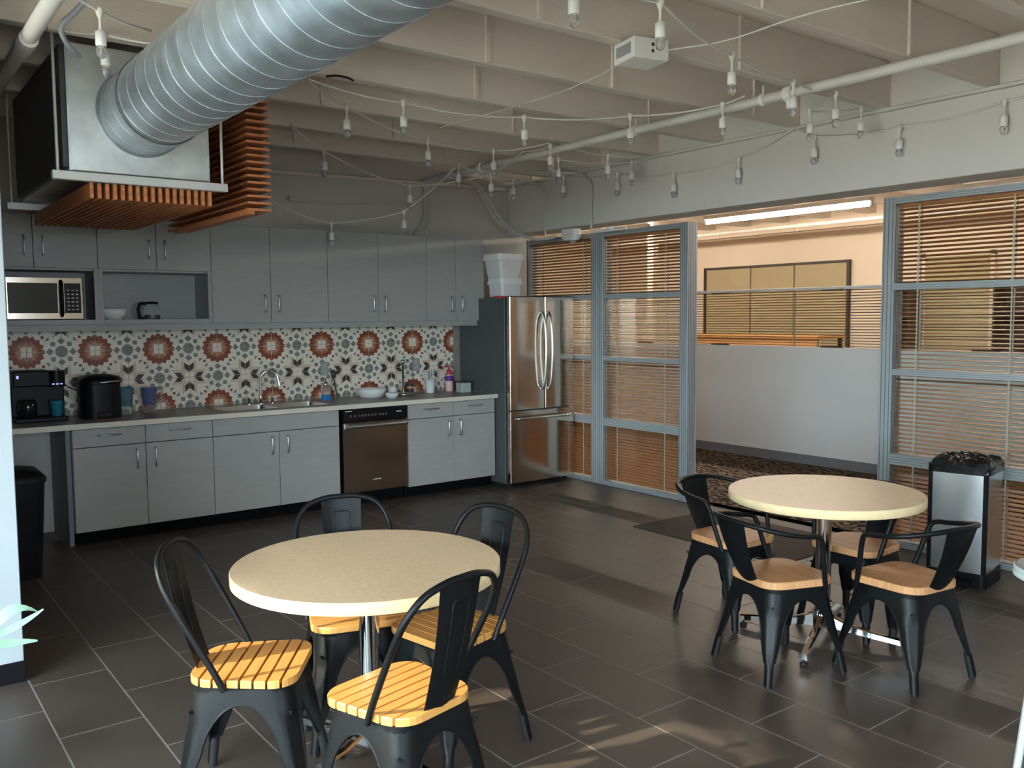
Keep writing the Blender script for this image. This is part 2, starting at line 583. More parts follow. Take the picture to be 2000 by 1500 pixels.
# window wall on the left (outside the picture): sill, head, mullions, panes
ww = struct(MB().box(-3.5, -3.35, -9.6, -2.34, 0, 0.22).box(-3.5, -3.35, -9.6, -2.34, 2.26, 3.19)
            .box(-3.5, -3.35, -9.6, -8.6, 0.22, 2.26).box(-3.5, -3.35, -2.66, -2.34, 0.22, 2.26).obj('wall_window_side', 'paint_wall'))
wn = struct(MB().box(-3.46, -3.39, -8.6, -2.66, 0.22, 0.27).box(-3.46, -3.39, -8.6, -2.66, 2.22, 2.26).obj('window_1', 'alu'))
for i in range(6):
    y = -2.66 - i * 1.188
    MB().box(-3.46, -3.39, y - 0.03, y + 0.03, 0.27, 2.22).obj('mullion', 'alu', wn)
MB().box(-3.45, -3.40, -8.6, -2.66, 1.30, 1.36).obj('transom', 'alu', wn)
for i in range(5):
    y = -2.66 - i * 1.188
    MB().box(-3.428, -3.424, y - 1.158, y - 0.03, 0.27, 2.22).obj('glass', 'pane', wn)
# outside the windows: street and an unseen pale building, added to block the low sun
struct(MB().box(-40, -3.55, -45, 40, -0.35, -0.25).box(-40, 40, -45, -9.75, -0.35, -0.25).obj('ground', 'street'))
ob = struct(MB().box(-18, -15.5, -7.2, 1.6, -0.25, 7.25).obj('wall_sun_block', 'facade'))
for k in range(3):
    MB().box(-15.5, -15.42, -6.6 + 2.9 * k, -5.2 + 2.9 * k, 1.2, 3.0).obj('window', 'mw_window', ob)
    MB().box(-15.5, -15.42, -6.6 + 2.9 * k, -5.2 + 2.9 * k, 4.2, 6.0).obj('window', 'mw_window', ob)
# partition line end wall so that the room closes behind the camera
struct(MB().box(XP, XP + 0.12, -9.6, -5.75, 0, 2.405).obj('wall_right_end', 'paint_beam'))
# office shell
struct(MB().box(10.0, 10.12, -6.6, 5.2, 0, 3.19).box(9.86, 10.0, -6.6, 5.2, 2.76, 2.90).obj('wall_office_far', 'cream_wall'))
struct(MB().box(4.7, 10.0, 5.1, 5.2, 0, 3.19).obj('wall_office_north', 'cream_wall'))
struct(MB().box(4.7, 10.0, -6.6, -6.5, 0, 3.19).obj('wall_office_south', 'cream_wall'))
struct(MB().box(4.58, 4.70, WY + 0.12, 5.2, 0, 3.19).obj('wall_office_near', 'cream_wall'))
hw = struct(MB().box(7.0, 7.12, -5.2, 3.2, 0, 1.235, c=0.003).obj('wall_half', 'half_wall'))
struct(MB().box(6.985, 7.0, -5.2, 3.2, 0, 0.10).obj('baseboard_half_wall', 'baseboard_grey'))

# ------------------------------------------------------------------ partition frames and wooden blinds
RZ = (2.325, 1.757, 1.185, 0.595, 0.0)


def frame_bay(name, y_hi, y_lo, post_hi, post_lo, label):
    """aluminium framed bay between y_hi and y_lo (clear opening), post widths at both ends"""
    t = thing(name, label, 'partition', (XP, (y_hi + y_lo) / 2, 0))
    cy = (y_hi + y_lo) / 2
    D = 0.12
    for (a, b) in ((y_hi, y_hi + post_hi), (y_lo - post_lo, y_lo)):
        if b - a < 0.005: continue
        p = MB().box(0, D, a - cy, b - cy, 0, 2.35, c=0.002).obj('post', 'alu', t)
        g = MB()
        n = max(1, int((b - a) / 0.03))
        for i in range(n + 1):
            yy = a - cy + (b - a) * (i + 0.5) / (n + 1)
            g.box(-0.0015, 0.001, yy - 0.002, yy + 0.002, 0.0, 2.35)
        for i in range(5):                      # flutes on the reveals
            xx = 0.015 + 0.02 * i
            g.box(xx - 0.003, xx + 0.003, a - cy - 0.0012, a - cy + 0.001, 0, 2.35)
            g.box(xx - 0.003, xx + 0.003, b - cy - 0.001, b - cy + 0.0012, 0, 2.35)
        g.obj('flutes', 'alu_groove', p)
    hs = (0.030, 0.022, 0.020, 0.036, 0.0)
    for i, z in enumerate(RZ):
        if i == 0: z0, z1 = z - 0.02, z + 0.025
        elif i == 4: z0, z1 = 0.0, 0.04
        else: z0, z1 = z - hs[i], z + hs[i]
        r = MB().box(0.004, D - 0.004, y_lo - cy, y_hi - cy, z0, z1, c=0.002).obj('rail', 'alu', t)
        g = MB()
        for q in range(1, 3 if i != 3 else 4):
            zz = z0 + (z1 - z0) * q / (3 if i != 3 else 4)
            g.box(0.0025, 0.005, y_lo - cy, y_hi - cy, zz - 0.001, zz + 0.001)
        g.obj('flutes', 'alu_groove', r)
    for i in range(4):
        z1, z0 = RZ[i] - 0.02, RZ[i + 1] + 0.03
        MB().box(0.018, 0.021, y_lo - cy, y_hi - cy, z0, z1).obj('glass', 'pane', t)
    return t


def blind(y_hi, y_lo, x, z0, z1, tilt_fn, cords, label, pitch=0.0282, w=0.032):
    cy = (y_hi + y_lo) / 2
    t = thing('wooden_blind', label, 'blind', (x, cy, z0))
    L = y_hi - y_lo - 0.012
    me = MB().box(-w / 2, w / 2, -L / 2, L / 2, -0.0014, 0.0014).mesh('slat', 'blind_wood')
    n = int((z1 - z0) / pitch)
    for i in range(n):
        z = z0 + pitch * (i + 0.5)
        o = inst('slat', me, t, (0, 0, z - z0))
        o.rotation_euler = (0, tilt_fn(z), 0)
    for c in cords:
        m = MB()
        for dx in (-w / 2 - 0.001, w / 2 + 0.001):
            m.box(dx - 0.0008, dx + 0.0008, c - cy - 0.004, c - cy + 0.004, 0, z1 - z0)
        for i in range(n):
            z = pitch * (i + 0.5)
            m.box(-w / 2 - 0.004, -w / 2 - 0.001, c - cy - 0.007, c - cy + 0.007, z - 0.005, z + 0.005)
        m.obj('ladder_cord', 'cord', t)
    MB().box(-0.014, 0.014, -L / 2, L / 2, z1 - z0 - 0.012, z1 - z0 + 0.014, c=0.002).obj('head_rail', 'blind_wood', t)
    return t


def tilt_left(z):
    if z > 1.757: return R(20)
    if z > 1.30: return R(-10)
    if z > 1.185: return R(-20)
    if z > 0.595: return R(-22)
    return R(-30)


def tilt_right(z):
    if z > 1.757: return R(20)
    if z > 1.185: return R(-8)
    if z > 0.595: return R(-12)
    return R(-20)


frame_bay('partition_bay', 0.509, -0.436, 0.03, 0.08, 'grey aluminium partition bay with glazing beside the refrigerator')
frame_bay('partition_bay', -0.598, -1.539, 0.08, 0.09, 'grey aluminium partition bay left of the open doorway')
frame_bay('partition_bay', -3.44, -4.56, 0.085, 0.085, 'grey aluminium partition bay right of the doorway behind the steel bin')
frame_bay('partition_bay', -4.645, -5.72, 0.0, 0.03, 'grey aluminium partition bay farthest right past the picture edge')
blind(0.505, -0.432, XP + 0.045, 0.05, 2.29, tilt_left, (0.34, -0.30), 'brown wooden slat blind in the bay directly behind the refrigerator')
blind(-0.602, -1.535, XP + 0.045, 0.05, 2.29, tilt_left, (-0.766, -1.356), 'brown wooden slat blind in the full bay left of the doorway')
blind(-3.444, -4.556, XP + 0.045, 0.05, 2.29, tilt_right, (-3.594, -4.185), 'pale brown wooden slat blind in the bay behind the steel bin')
blind(-4.649, -5.716, XP + 0.045, 0.05, 2.29, tilt_right, (-4.8, -5.5), 'brown wooden slat blind in the bay farthest right')

# half wall screen in the office: rails, mullions, slats
t = thing('half_wall_screen', 'low slatted blind screen standing on the white office half wall', 'screen', (7.06, -1.0, 1.235))
MB().box(-0.03, 0.03, -4.2, 4.2, 0.595, 0.625, c=0.003).obj('top_rail', 'half_wall', t)
for y in (-4.18, -2.75, -1.3, 0.1, 1.55, 3.0, 4.18):
    MB().box(-0.008, 0.008, y - 0.006, y + 0.006, 0.0, 0.6).obj('mullion', 'cord', t)
sm = MB().box(-0.0125, 0.0125, -4.18, 4.18, -0.0016, 0.0016).mesh('slat', 'screen_slat')
for i in range(21): inst('slat', sm, t, (0, 0, 0.015 + 0.0285 * i), (0, R(13), 0))
for y in (-1.9, -0.35, 1.1, 2.3):
    for z in (0.004, 0.588):
        MB().box(-0.018, 0.018, y - 0.12, y + 0.12, z - 0.006, z + 0.006).obj('clip', 'dark_wood', t)

# ------------------------------------------------------------------ office furniture and fittings
t = thing('wall_cupboard', 'row of three olive beige door panels in a dark frame on the office wall', 'cupboard', (9.99, 1.56, 0.7))
MB().box(-0.05, 0, -1.28, -1.24, 0, 1.62).box(-0.05, 0, 1.24, 1.28, 0, 1.62).box(-0.05, 0, -1.24, 1.24, 1.585, 1.62).obj('frame', 'dark_frame', t)
for a, b in ((-1.24, -0.40), (-0.39, 0.37), (0.38, 1.24)):
    MB().box(-0.04, -0.005, a + 0.006, b - 0.006, 0, 1.583, c=0.003).obj('panel', 'beige_panel', t)
t = thing('office_door', 'single olive beige door panel seen through the right hand blind', 'door', (9.99, -1.19, 0))
MB().box(-0.04, -0.005, -0.40, 0.40, 0, 2.28, c=0.003).obj('panel', 'beige_panel', t)
MB().box(-0.06, 0, -0.45, -0.40, 0, 2.33).box(-0.06, 0, 0.40, 0.45, 0, 2.33).box(-0.06, 0, -0.45, 0.45, 2.28, 2.33).obj('frame', 'cream_wall', t)
MB().box(-0.08, -0.04, 0.30, 0.34, 1.0, 1.05, c=0.004).obj('handle', 'nickel', t)


def bookcase(y, w, h, label):
    t = thing('bookcase', label, 'bookcase', (9.82, y, 0))
    MB().box(-0.15, 0.17, -w / 2, -w / 2 + 0.02, 0, h).obj('side', 'dark_wood', t)
    MB().box(-0.15, 0.17, w / 2 - 0.02, w / 2, 0, h).obj('side', 'dark_wood', t)
    MB().box(0.15, 0.17, -w / 2 + 0.02, w / 2 - 0.02, 0, h).obj('back_board', 'dark_wood', t)
    for i in range(6):
        z = 0.05 + (h - 0.07) * i / 5
        MB().box(-0.15, 0.15, -w / 2 + 0.02, w / 2 - 0.02, z, z + 0.02).obj('shelf', 'dark_wood', t)


bookcase(-0.585, 0.30, 1.95, 'dark wooden bookcase left of the olive door behind the right blind')
bookcase(-2.0, 0.5, 1.98, 'dark wooden bookcase right of the olive door behind the right blind')
t = thing('desk', 'light wooden desk top behind the office half wall screen', 'desk', (8.6, 0.55, 0))
MB().box(-0.3, 0.3, -0.9, 1.1, 1.28, 1.32, c=0.003).obj('top', 'desk_wood', t)
MB().box(-0.28, -0.26, -0.88, 1.08, 0.75, 1.28).obj('front_board', 'desk_wood', t)
for x in (-0.25, 0.25):
    for y in (-0.85, 1.05): MB().box(x - 0.02, x + 0.02, y - 0.02, y + 0.02, 0, 1.28).obj('leg', 'dark_frame', t)
c = MB().box(-0.055, 0.055, -0.055, 0.055, 0, ZJ, c=0.004).obj('column', 'cream_wall', None, (8.0, 2.08, 0))
tag(c, 'cream square column standing in the office behind the left blinds', 'column')


def tube_fixture(x, y0, y1, z, label):
    t = thing('fluorescent_light', label, 'light', (x, (y0 + y1) / 2, z), 0, 'office ceiling tube lights')
    L = (y1 - y0) / 2
    MB().box(-0.05, 0.05, -L, L, 0.03, 0.075, c=0.004).obj('housing', 'fixture', t)
    MB().tube([(0, -L + 0.02, 0), (0, L - 0.02, 0)], 0.022, 10).obj('tube', 'tube_light', t)
    for y in (-L + 0.01, L - 0.01): MB().box(-0.02, 0.02, y - 0.01, y + 0.01, -0.025, 0.04).obj('lamp_holder', 'white_plastic', t)
    for y in (-L * 0.6, L * 0.6): MB().box(-0.004, 0.004, y - 0.004, y + 0.004, 0.075, 3.19 - z).obj('hanger', 'fixture', t)


tube_fixture(7.4, -1.57, 0.62, 2.70, 'bright white tube light hanging over the office doorway')
tube_fixture(7.4, -4.6, -2.4, 2.70, 'bright white tube light in the office beyond the right blind')
tube_fixture(7.4, 1.6, 3.8, 2.70, 'bright white tube light in the office beyond the left blinds')
t = thing('sprinkler_pipe', 'cream sprinkler pipe under the office ceiling', 'pipe', (8.68, -0.7, 2.70))
MB().tube([(0, -5.7, 0), (0, 5.7, 0)], 0.026, 10).obj('pipe', 'fixture', t)
for y in (-0.35, 0.93, 2.2):
    MB().tube([(0, y, -0.02), (0, y, -0.07)], 0.012, 8).obj('sprinkler_head', 'fixture', t)
for y in (-0.75, 3.0):
    MB().lathe([(0.034, -0.02), (0.034, 0.02)], 10, o=(0, y, 0)).tube([(0, y, 0.03), (0, y, ZJ - 2.70)], 0.005, 6).obj('hanger', 'fixture', t)

# door mat in the doorway
m = MB().box(-0.43, 0.43, -0.66, 0.66, 0, 0.007, c=0.003).obj('door_mat', 'mat_rubber', None, (4.02, -2.63, 0))
tag(m, 'dark brown flat door mat on the tiles in front of the doorway', 'mat')

# ------------------------------------------------------------------ kitchen: base cabinets
YB = 0.0


def handle_v(parent, x, y, z0, z1):
    r = 0.0052
    h = MB().tube([(x, y, z0), (x, y - 0.028, z0 + 0.004), (x, y - 0.03, z0 + 0.012), (x, y - 0.03, z1 - 0.012), (x, y - 0.028, z1 - 0.004), (x, y, z1)], r, 8)
    return h.obj('handle', 'nickel', parent)


def handle_h(parent, x0, x1, y, z):
    h = MB().tube([(x0, y, z), (x0 + 0.004, y - 0.028, z), (x0 + 0.012, y - 0.03, z), (x1 - 0.012, y - 0.03, z), (x1 - 0.004, y - 0.028, z), (x1, y, z)], 0.0052, 8)
    return h.obj('handle', 'nickel', parent)


def carcass(parent, x0, x1, y0, y1, z0, z1, th=0.018, back=True):
    MB().box(x0, x0 + th, y0, y1, z0, z1).obj('side_panel', 'cabinet_in', parent)
    MB().box(x1 - th, x1, y0, y1, z0, z1).obj('side_panel', 'cabinet_in', parent)
    MB().box(x0 + th, x1 - th, y0, y1, z0, z0 + th).obj('bottom_panel', 'cabinet_in', parent)
    if back: MB().box(x0 + th, x1 - th, y1 - 0.008, y1, z0 + th, z1).obj('back_panel', 'cabinet_in', parent)


def base_unit(x0, xm, x1, drawers, label):
    cx = (x0 + x1) / 2
    t = thing('base_cabinet', label, 'cabinet', (cx, 0, 0))
    carcass(t, x0 - cx, x1 - cx, 0.021, WY - 0.03, 0.10, 0.826)
    MB().box(x0 - cx, x1 - cx, 0.075, 0.09, 0, 0.10).obj('toe_kick', 'toe', t)
    g = 0.002
    if drawers:
        for a, b in ((x0, xm), (xm, x1)):
            d = MB().box(a - cx + g, b - cx - g, 0, 0.019, 0.6945, 0.820, c=0.0015).obj('drawer', 'cabinet', t)
            m = (a + b) / 2 - cx
            handle_h(d, m - 0.075, m + 0.075, 0, 0.772)
    else:
        MB().box(x0 - cx + g, x1 - cx - g, 0, 0.019, 0.6945, 0.820, c=0.0015).obj('false_front', 'cabinet', t)
    for a, b, s in ((x0, xm, 1), (xm, x1, -1)):
        d = MB().box(a - cx + g, b - cx - g, 0, 0.019, 0.100, 0.6895, c=0.0015).obj('door', 'cabinet', t)
        hx = (b - cx - 0.065) if s > 0 else (a - cx + 0.062)
        handle_v(d, hx, 0, 0.515, 0.655)
    return t


base_unit(0.158, 0.641, 1.126, True, 'grey base cabinet with two drawers at the left end by the dark bin')
base_unit(1.126, 1.647, 2.167, False, 'grey base cabinet with two doors under the sink')
base_unit(2.816, 3.293, 3.752, True, 'grey base cabinet with two drawers beside the refrigerator')
# left knee space: side panel
s = MB().box(0.128, 0.157, 0.06, WY, 0, 0.826).obj('end_panel', 'cabinet_in')
tag(s, 'grey end panel of the counter beside the open knee space', 'panel')
# worktop
t = thing('worktop', 'grey laminate worktop with cream front edge along the kitchen wall', 'worktop', (1.2, 0.3, 0.828))
xl, xr = -1.30 - 1.2, 3.765 - 1.2
# sink cut-out x 1.26..2.13 (two bowls)
SX0, SX1, SY0, SY1 = 1.27 - 1.2, 2.13 - 1.2, 0.09 - 0.3, 0.52 - 0.3
m = MB()
for b in ((xl, SX0, -0.326, WY - 0.3), (SX1, xr, -0.326, WY - 0.3), (SX0, SX1, -0.326, SY0), (SX0, SX1, SY1, WY - 0.3)):
    m.box(b[0], b[1], b[2], b[3], 0, 0.036)
m.obj('top', 'worktop', t)
MB().box(xl, xr + 0.002, -0.332, -0.326, -0.002, 0.0365, c=0.0012).box(xr, xr + 0.004, -0.326, WY - 0.3, -0.002, 0.0365).obj('front_edge', 'worktop_edge', t)

# sink
t = thing('sink', 'stainless steel double bowl sink set in the worktop', 'sink', (1.70, 0.305, 0.864))
MB().box(-0.445, 0.445, -0.23, -0.205, -0.002, 0.004, c=0.001).box(-0.445, 0.445, 0.145, 0.24, -0.002, 0.004, c=0.001).box(-0.445, -0.42, -0.205, 0.145, -0.002, 0.004, c=0.001).box(0.42, 0.445, -0.205, 0.145, -0.002, 0.004, c=0.001).box(-0.015, 0.015, -0.205, 0.145, -0.002, 0.004, c=0.001).obj('rim', 'steel_sink', t)
for a, b in ((-0.42, -0.015), (0.015, 0.42)):
    m = MB()
    p0, p1 = rrect(b - a, 0.35, 0.03, 4, (a + b) / 2, -0.03), rrect(b - a - 0.04, 0.31, 0.04, 4, (a + b) / 2, -0.03)
    n = len(p0)
    vs = [(x, y, 0.002) for x, y in p0] + [(x, y, -0.15) for x, y in p1]
    m.add(vs, [(i, n + i, n + (i + 1) % n, (i + 1) % n) for i in range(n)], 0, True)
    m.add(vs, [tuple(range(n, 2 * n))])
    m.lathe([(0.035, 0), (0.035, 0.002)], 12, o=((a + b) / 2, -0.03, -0.149))
    m.obj('bowl', 'steel_sink', t)
# tap
t = thing('tap', 'chrome gooseneck kitchen tap with two lever handles behind the sink', 'tap', (1.70, 0.50, 0.868))
MB().lathe([(0.028, 0), (0.028, 0.012), (0.016, 0.022), (0.014, 0.06)], 14).obj('base', 'chrome', t)
arc = [(0, 0, 0.05), (0, 0, 0.20)] + [(0.07 - 0.07 * math.cos(R(a)), -0.04 * (a / 180.0), 0.20 + 0.075 * math.sin(R(a))) for a in range(20, 181, 20)] + [(0.145, -0.045, 0.17)]
MB().tube(arc, 0.0095, 10).tube([(0.142, -0.042, 0.185), (0.147, -0.047, 0.15)], 0.013, 10).obj('spout', 'chrome', t)
for s in (-1, 1):
    h = MB().lathe([(0.022, 0), (0.022, 0.01), (0.012, 0.02), (0.014, 0.045), (0.006, 0.055)], 12, o=(s * 0.10, 0, 0)).obj('valve', 'chrome', t)
    MB().tube([(s * 0.10, 0, 0.048), (s * 0.165, -0.015, 0.062)], 0.005, 8).obj('lever', 'chrome', h)

# dishwasher
t = thing('dishwasher', 'stainless steel dishwasher with black control panel between grey cabinets', 'dishwasher', (2.491, 0, 0))
MB().box(-0.308, 0.308, 0.03, 0.60, 0.10, 0.826).obj('body', 'toe', t)
MB().box(-0.308, 0.308, 0.075, 0.09, 0.0, 0.10).obj('toe_kick', 'toe', t)
MB().box(-0.299, 0.312, -0.02, 0.03, 0.115, 0.715, c=0.006).obj('door', 'steel', t)
p = MB().box(-0.299, 0.312, -0.024, 0.03, 0.718, 0.824, c=0.004).obj('control_panel', 'black_gloss', t)
m = MB()
for i, x in enumerate([-0.23, -0.19, -0.15, -0.12, -0.09, -0.06, -0.03, 0.0, 0.04, 0.07, 0.10]):
    m.lathe([(0.009, 0), (0.007, 0)], 10, capb=False, capt=False, o=(0, 0, 0))
    for q in range(20):
        idx = len(m.v) - 20 + q
        vx, vy, vz = m.v[idx]
        m.v[idx] = (x + vx, -0.0246, 0.765 + vy)
m.box(0.20, 0.25, -0.0247, -0.024, 0.772, 0.784)
m.obj('buttons', 'outlet_grey', p)
MB().box(-0.28, -0.22, -0.0247, -0.024, 0.803, 0.809).obj('badge', 'ink_white', p)
hp = [(-0.285 + 0.58 * i / 12, -0.052 - 0.016 * math.sin(math.pi * i / 12), 0.0) for i in range(13)]
m = MB()
for i in range(12):
    (xa, ya, _), (xb, yb, _) = hp[i], hp[i + 1]
    m.add([(xa, ya - 0.008, 0.663), (xb, yb - 0.008, 0.663), (xb, yb + 0.012, 0.703), (xa, ya + 0.012, 0.703), (xa, ya + 0.016, 0.663), (xb, yb + 0.016, 0.663), (xb, yb + 0.016, 0.703), (xa, ya + 0.016, 0.703)],
          [(0, 1, 2, 3), (7, 6, 5, 4), (3, 2, 6, 7), (4, 5, 1, 0)], 0, True)
m.box(-0.285, -0.26, -0.05, -0.02, 0.663, 0.703).box(0.27, 0.295, -0.05, -0.02, 0.663, 0.703)
m.obj('handle', 'steel_bin', t)
lg = MB().tube([(0.012 * math.cos(R(a)) - 0.005, -0.0212, 0.215 + 0.006 * math.sin(R(a))) for a in range(0, 360, 30)], 0.0014, 6, closed=True)
lg.box(-0.035, -0.02, -0.0216, -0.02, 0.212, 0.217).box(0.012, 0.045, -0.0216, -0.02, 0.213, 0.218)
lg.obj('logo', 'ink_white', t)

# ------------------------------------------------------------------ kitchen: wall cabinets
YU = 0.27
ZUB, ZUT = 1.545, 2.31


def upper_unit(x0, xm, x1, label, niche=False):
    cx = (x0 + x1) / 2
    t = thing('wall_cabinet', label, 'cabinet', (cx, YU, ZUB))
    g = 0.002
    zd0 = 0.40 if niche else 0.0
    H = ZUT - ZUB
    D = WY - YU
    th = 0.018
    MB().box(x0 - cx, x0 - cx + th, 0.021, D, 0, H).obj('side_panel', 'cabinet', t)
    MB().box(x1 - cx - th, x1 - cx, 0.021, D, 0, H).obj('side_panel', 'cabinet', t)
    MB().box(x0 - cx + th, x1 - cx - th, 0.021, D, 0, th).obj('bottom_panel', 'cabinet', t)
    MB().box(x0 - cx + th, x1 - cx - th, 0.021, D, H - th, H).obj('top_panel', 'cabinet', t)
    MB().box(x0 - cx + th, x1 - cx - th, D - 0.008, D, th, H - th).obj('back_panel', 'cabinet', t)
    if niche:
        MB().box(x0 - cx + th, x1 - cx - th, 0.021, D, 0.385, 0.40).obj('shelf', 'cabinet', t)
        MB().box(x0 - cx, x0 - cx + 0.03, 0.0, 0.02, 0, 0.40, c=0.0015).box(x1 - cx - 0.03, x1 - cx, 0, 0.02, 0, 0.40, c=0.0015).box(x0 - cx + 0.03, x1 - cx - 0.03, 0, 0.02, 0, 0.035, c=0.0015).obj('face_frame', 'cabinet', t)
    for a, b, s in ((x0, xm, 1), (xm, x1, -1)):
        d = MB().box(a - cx + g, b - cx - g, 0, 0.019, zd0 + 0.001, H - 0.001, c=0.0015).obj('door', 'cabinet', t)
        hx = (b - cx - 0.058) if s > 0 else (a - cx + 0.058)
        handle_v(d, hx, 0, zd0 + 0.085, zd0 + 0.22)
    return t


upper_unit(-0.44, 0.018, 0.430, 'grey wall cabinet with an open niche holding the microwave', True)
upper_unit(-1.28, -0.86, -0.44, 'grey wall cabinet hidden at the far left behind the white wall', True)
upper_unit(0.430, 0.839, 1.246, 'grey wall cabinet with an open niche holding bowl and coffee pot', True)
upper_unit(1.246, 1.722, 2.223, 'tall grey wall cabinet with two doors left of the middle', False)
upper_unit(2.223, 2.702, 3.195, 'tall grey wall cabinet with two doors above the dishwasher', False)
upper_unit(3.195, 3.512, 3.834, 'narrow tall grey wall cabinet at the right end by the refrigerator', False)
v = MB().box(-1.28, 3.80, 0.30, 0.32, 1.505, 1.545, c=0.001).box(-1.28, 3.80, 0.29, 0.33, 1.497, 1.506, c=0.001).obj('light_rail', 'cabinet')
tag(v, 'long grey rail under the wall cabinets above the patterned tiles', 'rail')

# ------------------------------------------------------------------ patterned backsplash
PT = 0.2321
FX, FZ = 0.463, 1.345


def star(n, r0, r1, rot=0.0):
    return [((r0 if i % 2 == 0 else r1) * math.cos(R(rot) + math.pi * i / n), (r0 if i % 2 == 0 else r1) * math.sin(R(rot) + math.pi * i / n)) for i in range(2 * n)]


def sq(h, cx=0, cy=0):
    return [(cx - h, cy - h), (cx + h, cy - h), (cx + h, cy + h), (cx - h, cy + h)]


def diam(h, cx=0, cy=0):
    return [(cx, cy - h), (cx + h, cy), (cx, cy + h), (cx - h, cy)]


def rot4(p):
    out = []
    for k in range(4):
        c, s_ = (1, 0, -1, 0)[k], (0, 1, 0, -1)[k]
        out.append([(x * c - y * s_, x * s_ + y * c) for x, y in p])
    return out


TM = ['t_cream', 't_red', 't_orange', 't_peach', 't_grey', 't_brown', 't_beige']
FLOWER = [(star(16, 0.126, 0.107, 0), 1, 1), (star(8, 0.086, 0.066, 22.5), 2, 2), (star(8, 0.086, 0.046, 0), 3, 3), (sq(0.036), 0, 4)]
FLOWER += [(q, 1, 1) for q in rot4([(0.097, 0.097), (0.117, 0.097), (0.117, 0.117), (0.097, 0.117)])]
FLOWER += [(q, 1, 2) for q in rot4([(0.066, -0.020), (0.118, -0.016), (0.118, 0.016), (0.066, 0.020), (0.055, 0)])]
OCT = [(star(4, 0.046, 0.0445, 22.5), 4, 1)]
OCT += [(q, 4, 1) for q in rot4([(0.052, 0), (0.078, -0.028), (0.104, 0), (0.078, 0.028)])]
OCT += [(q, 4, 1) for q in rot4([(0.040, 0.040), (0.072, 0.040), (0.072, 0.072), (0.040, 0.072)])]
OCT += [(q, 4, 1) for q in rot4([(0.082, 0.112), (0.082, 0.082), (0.112, 0.082)])]
OCT = [(p, a, b) for p, a, b in OCT]
STAR = [(star(8, 0.150, 0.085, 22.5), 6, 1), (sq(0.036), 0, 3)]
STAR += [(q, 5, 2) for q in rot4([(0.042, 0), (0.070, -0.037), (0.118, -0.037), (0.090, 0), (0.118, 0.037), (0.070, 0.037)])]
MOT = {(0, 0): FLOWER, (1, 1): STAR, (0, 1): OCT, (1, 0): OCT}


def splash_tile(ip, jp, z_hi=None, z_lo=None):
    g = 0.0012
    h0, h1 = (z_lo or 0.0), (z_hi or PT)
    m = MB().box(g, PT - g, -0.008, 0.0, h0 + g, h1 - g, c=0.0008)
    for a in (0, 1):
        for b in (0, 1):
            for poly, mi, lay in MOT[(ip + a) % 2, (jp + b) % 2]:
                p = [(x + a * PT, y + b * PT) for x, y in poly]
                p = clip(p, 0, g * 1.5, True)
                if len(p) > 2: p = clip(p, 0, PT - g * 1.5, False)
                if len(p) > 2: p = clip(p, 1, h0 + g * 1.5, True)
                if len(p) > 2: p = clip(p, 1, h1 - g * 1.5, False)
                if len(p) > 2:
                    m.add([(x, -0.008 - 0.0002 * lay, z) for x, z in p], [tuple(range(len(p)))], mi)
    return m.mesh('tile', TM)


bs = struct(MB().box(-1.28, 3.835, WY - 0.004, WY - 0.0005, 0.866, 1.545).obj('trim_backsplash', 'grout'))
i0 = -8
cache = {}
for i in range(i0, 15):
    xa = FX + i * PT
    if xa < -1.28 or xa + PT > 3.86: continue
    for j in range(-3, 1):
        za = FZ + j * PT
        lo = max(0.0, 0.867 - za)
        hi = min(PT, 1.545 - za)
        if hi - lo < 0.01: continue
        key = (i % 2, j % 2, round(lo, 4), round(hi, 4))
        if key not in cache: cache[key] = splash_tile(i % 2, j % 2, hi, lo if lo > 0 else None)
        inst('tile', cache[key], bs, (xa, WY - 0.004, za))
MB().box(3.815, 3.85, WY - 0.012, WY - 0.004, 0.866, 1.52).obj('edge_strip', 'worktop_edge', bs)

# ------------------------------------------------------------------ refrigerator
FXL, FXR, FY = 3.768, 4.548, -0.215
t = thing('refrigerator', 'stainless french door refrigerator with bottom freezer in the corner', 'refrigerator', ((FXL + FXR) / 2, 0.15, 0))
hwid = (FXR - FXL) / 2
MB().box(-hwid, hwid, FY + 0.075 - 0.15, 0.44, 0.03, 1.752, c=0.004).obj('body', 'fridge_side', t)
for x in (-hwid + 0.06, hwid - 0.06):
    MB().box(x - 0.03, x + 0.03, FY + 0.10 - 0.15, 0.40, 0.0, 0.03).obj('foot', 'rubber', t)


def fdoor(x0, x1, z0, z1, name):
    m = MB()
    y0 = FY - 0.15
    n = 8
    top = []
    c = 0.016
    pts = [(x0, y0 + 0.07)] + [(x0 + c - c * math.cos(R(a)), y0 + c - c * math.sin(R(a))) for a in (0, 30, 60, 90)] + \
          [(x1 - c + c * math.sin(R(a)), y0 + c - c * math.cos(R(a))) for a in (0, 30, 60, 90)] + [(x1, y0 + 0.07)]
    m.prism(pts, z0, z1, 0, smooth=True)
    return m.obj(name, 'steel', t)


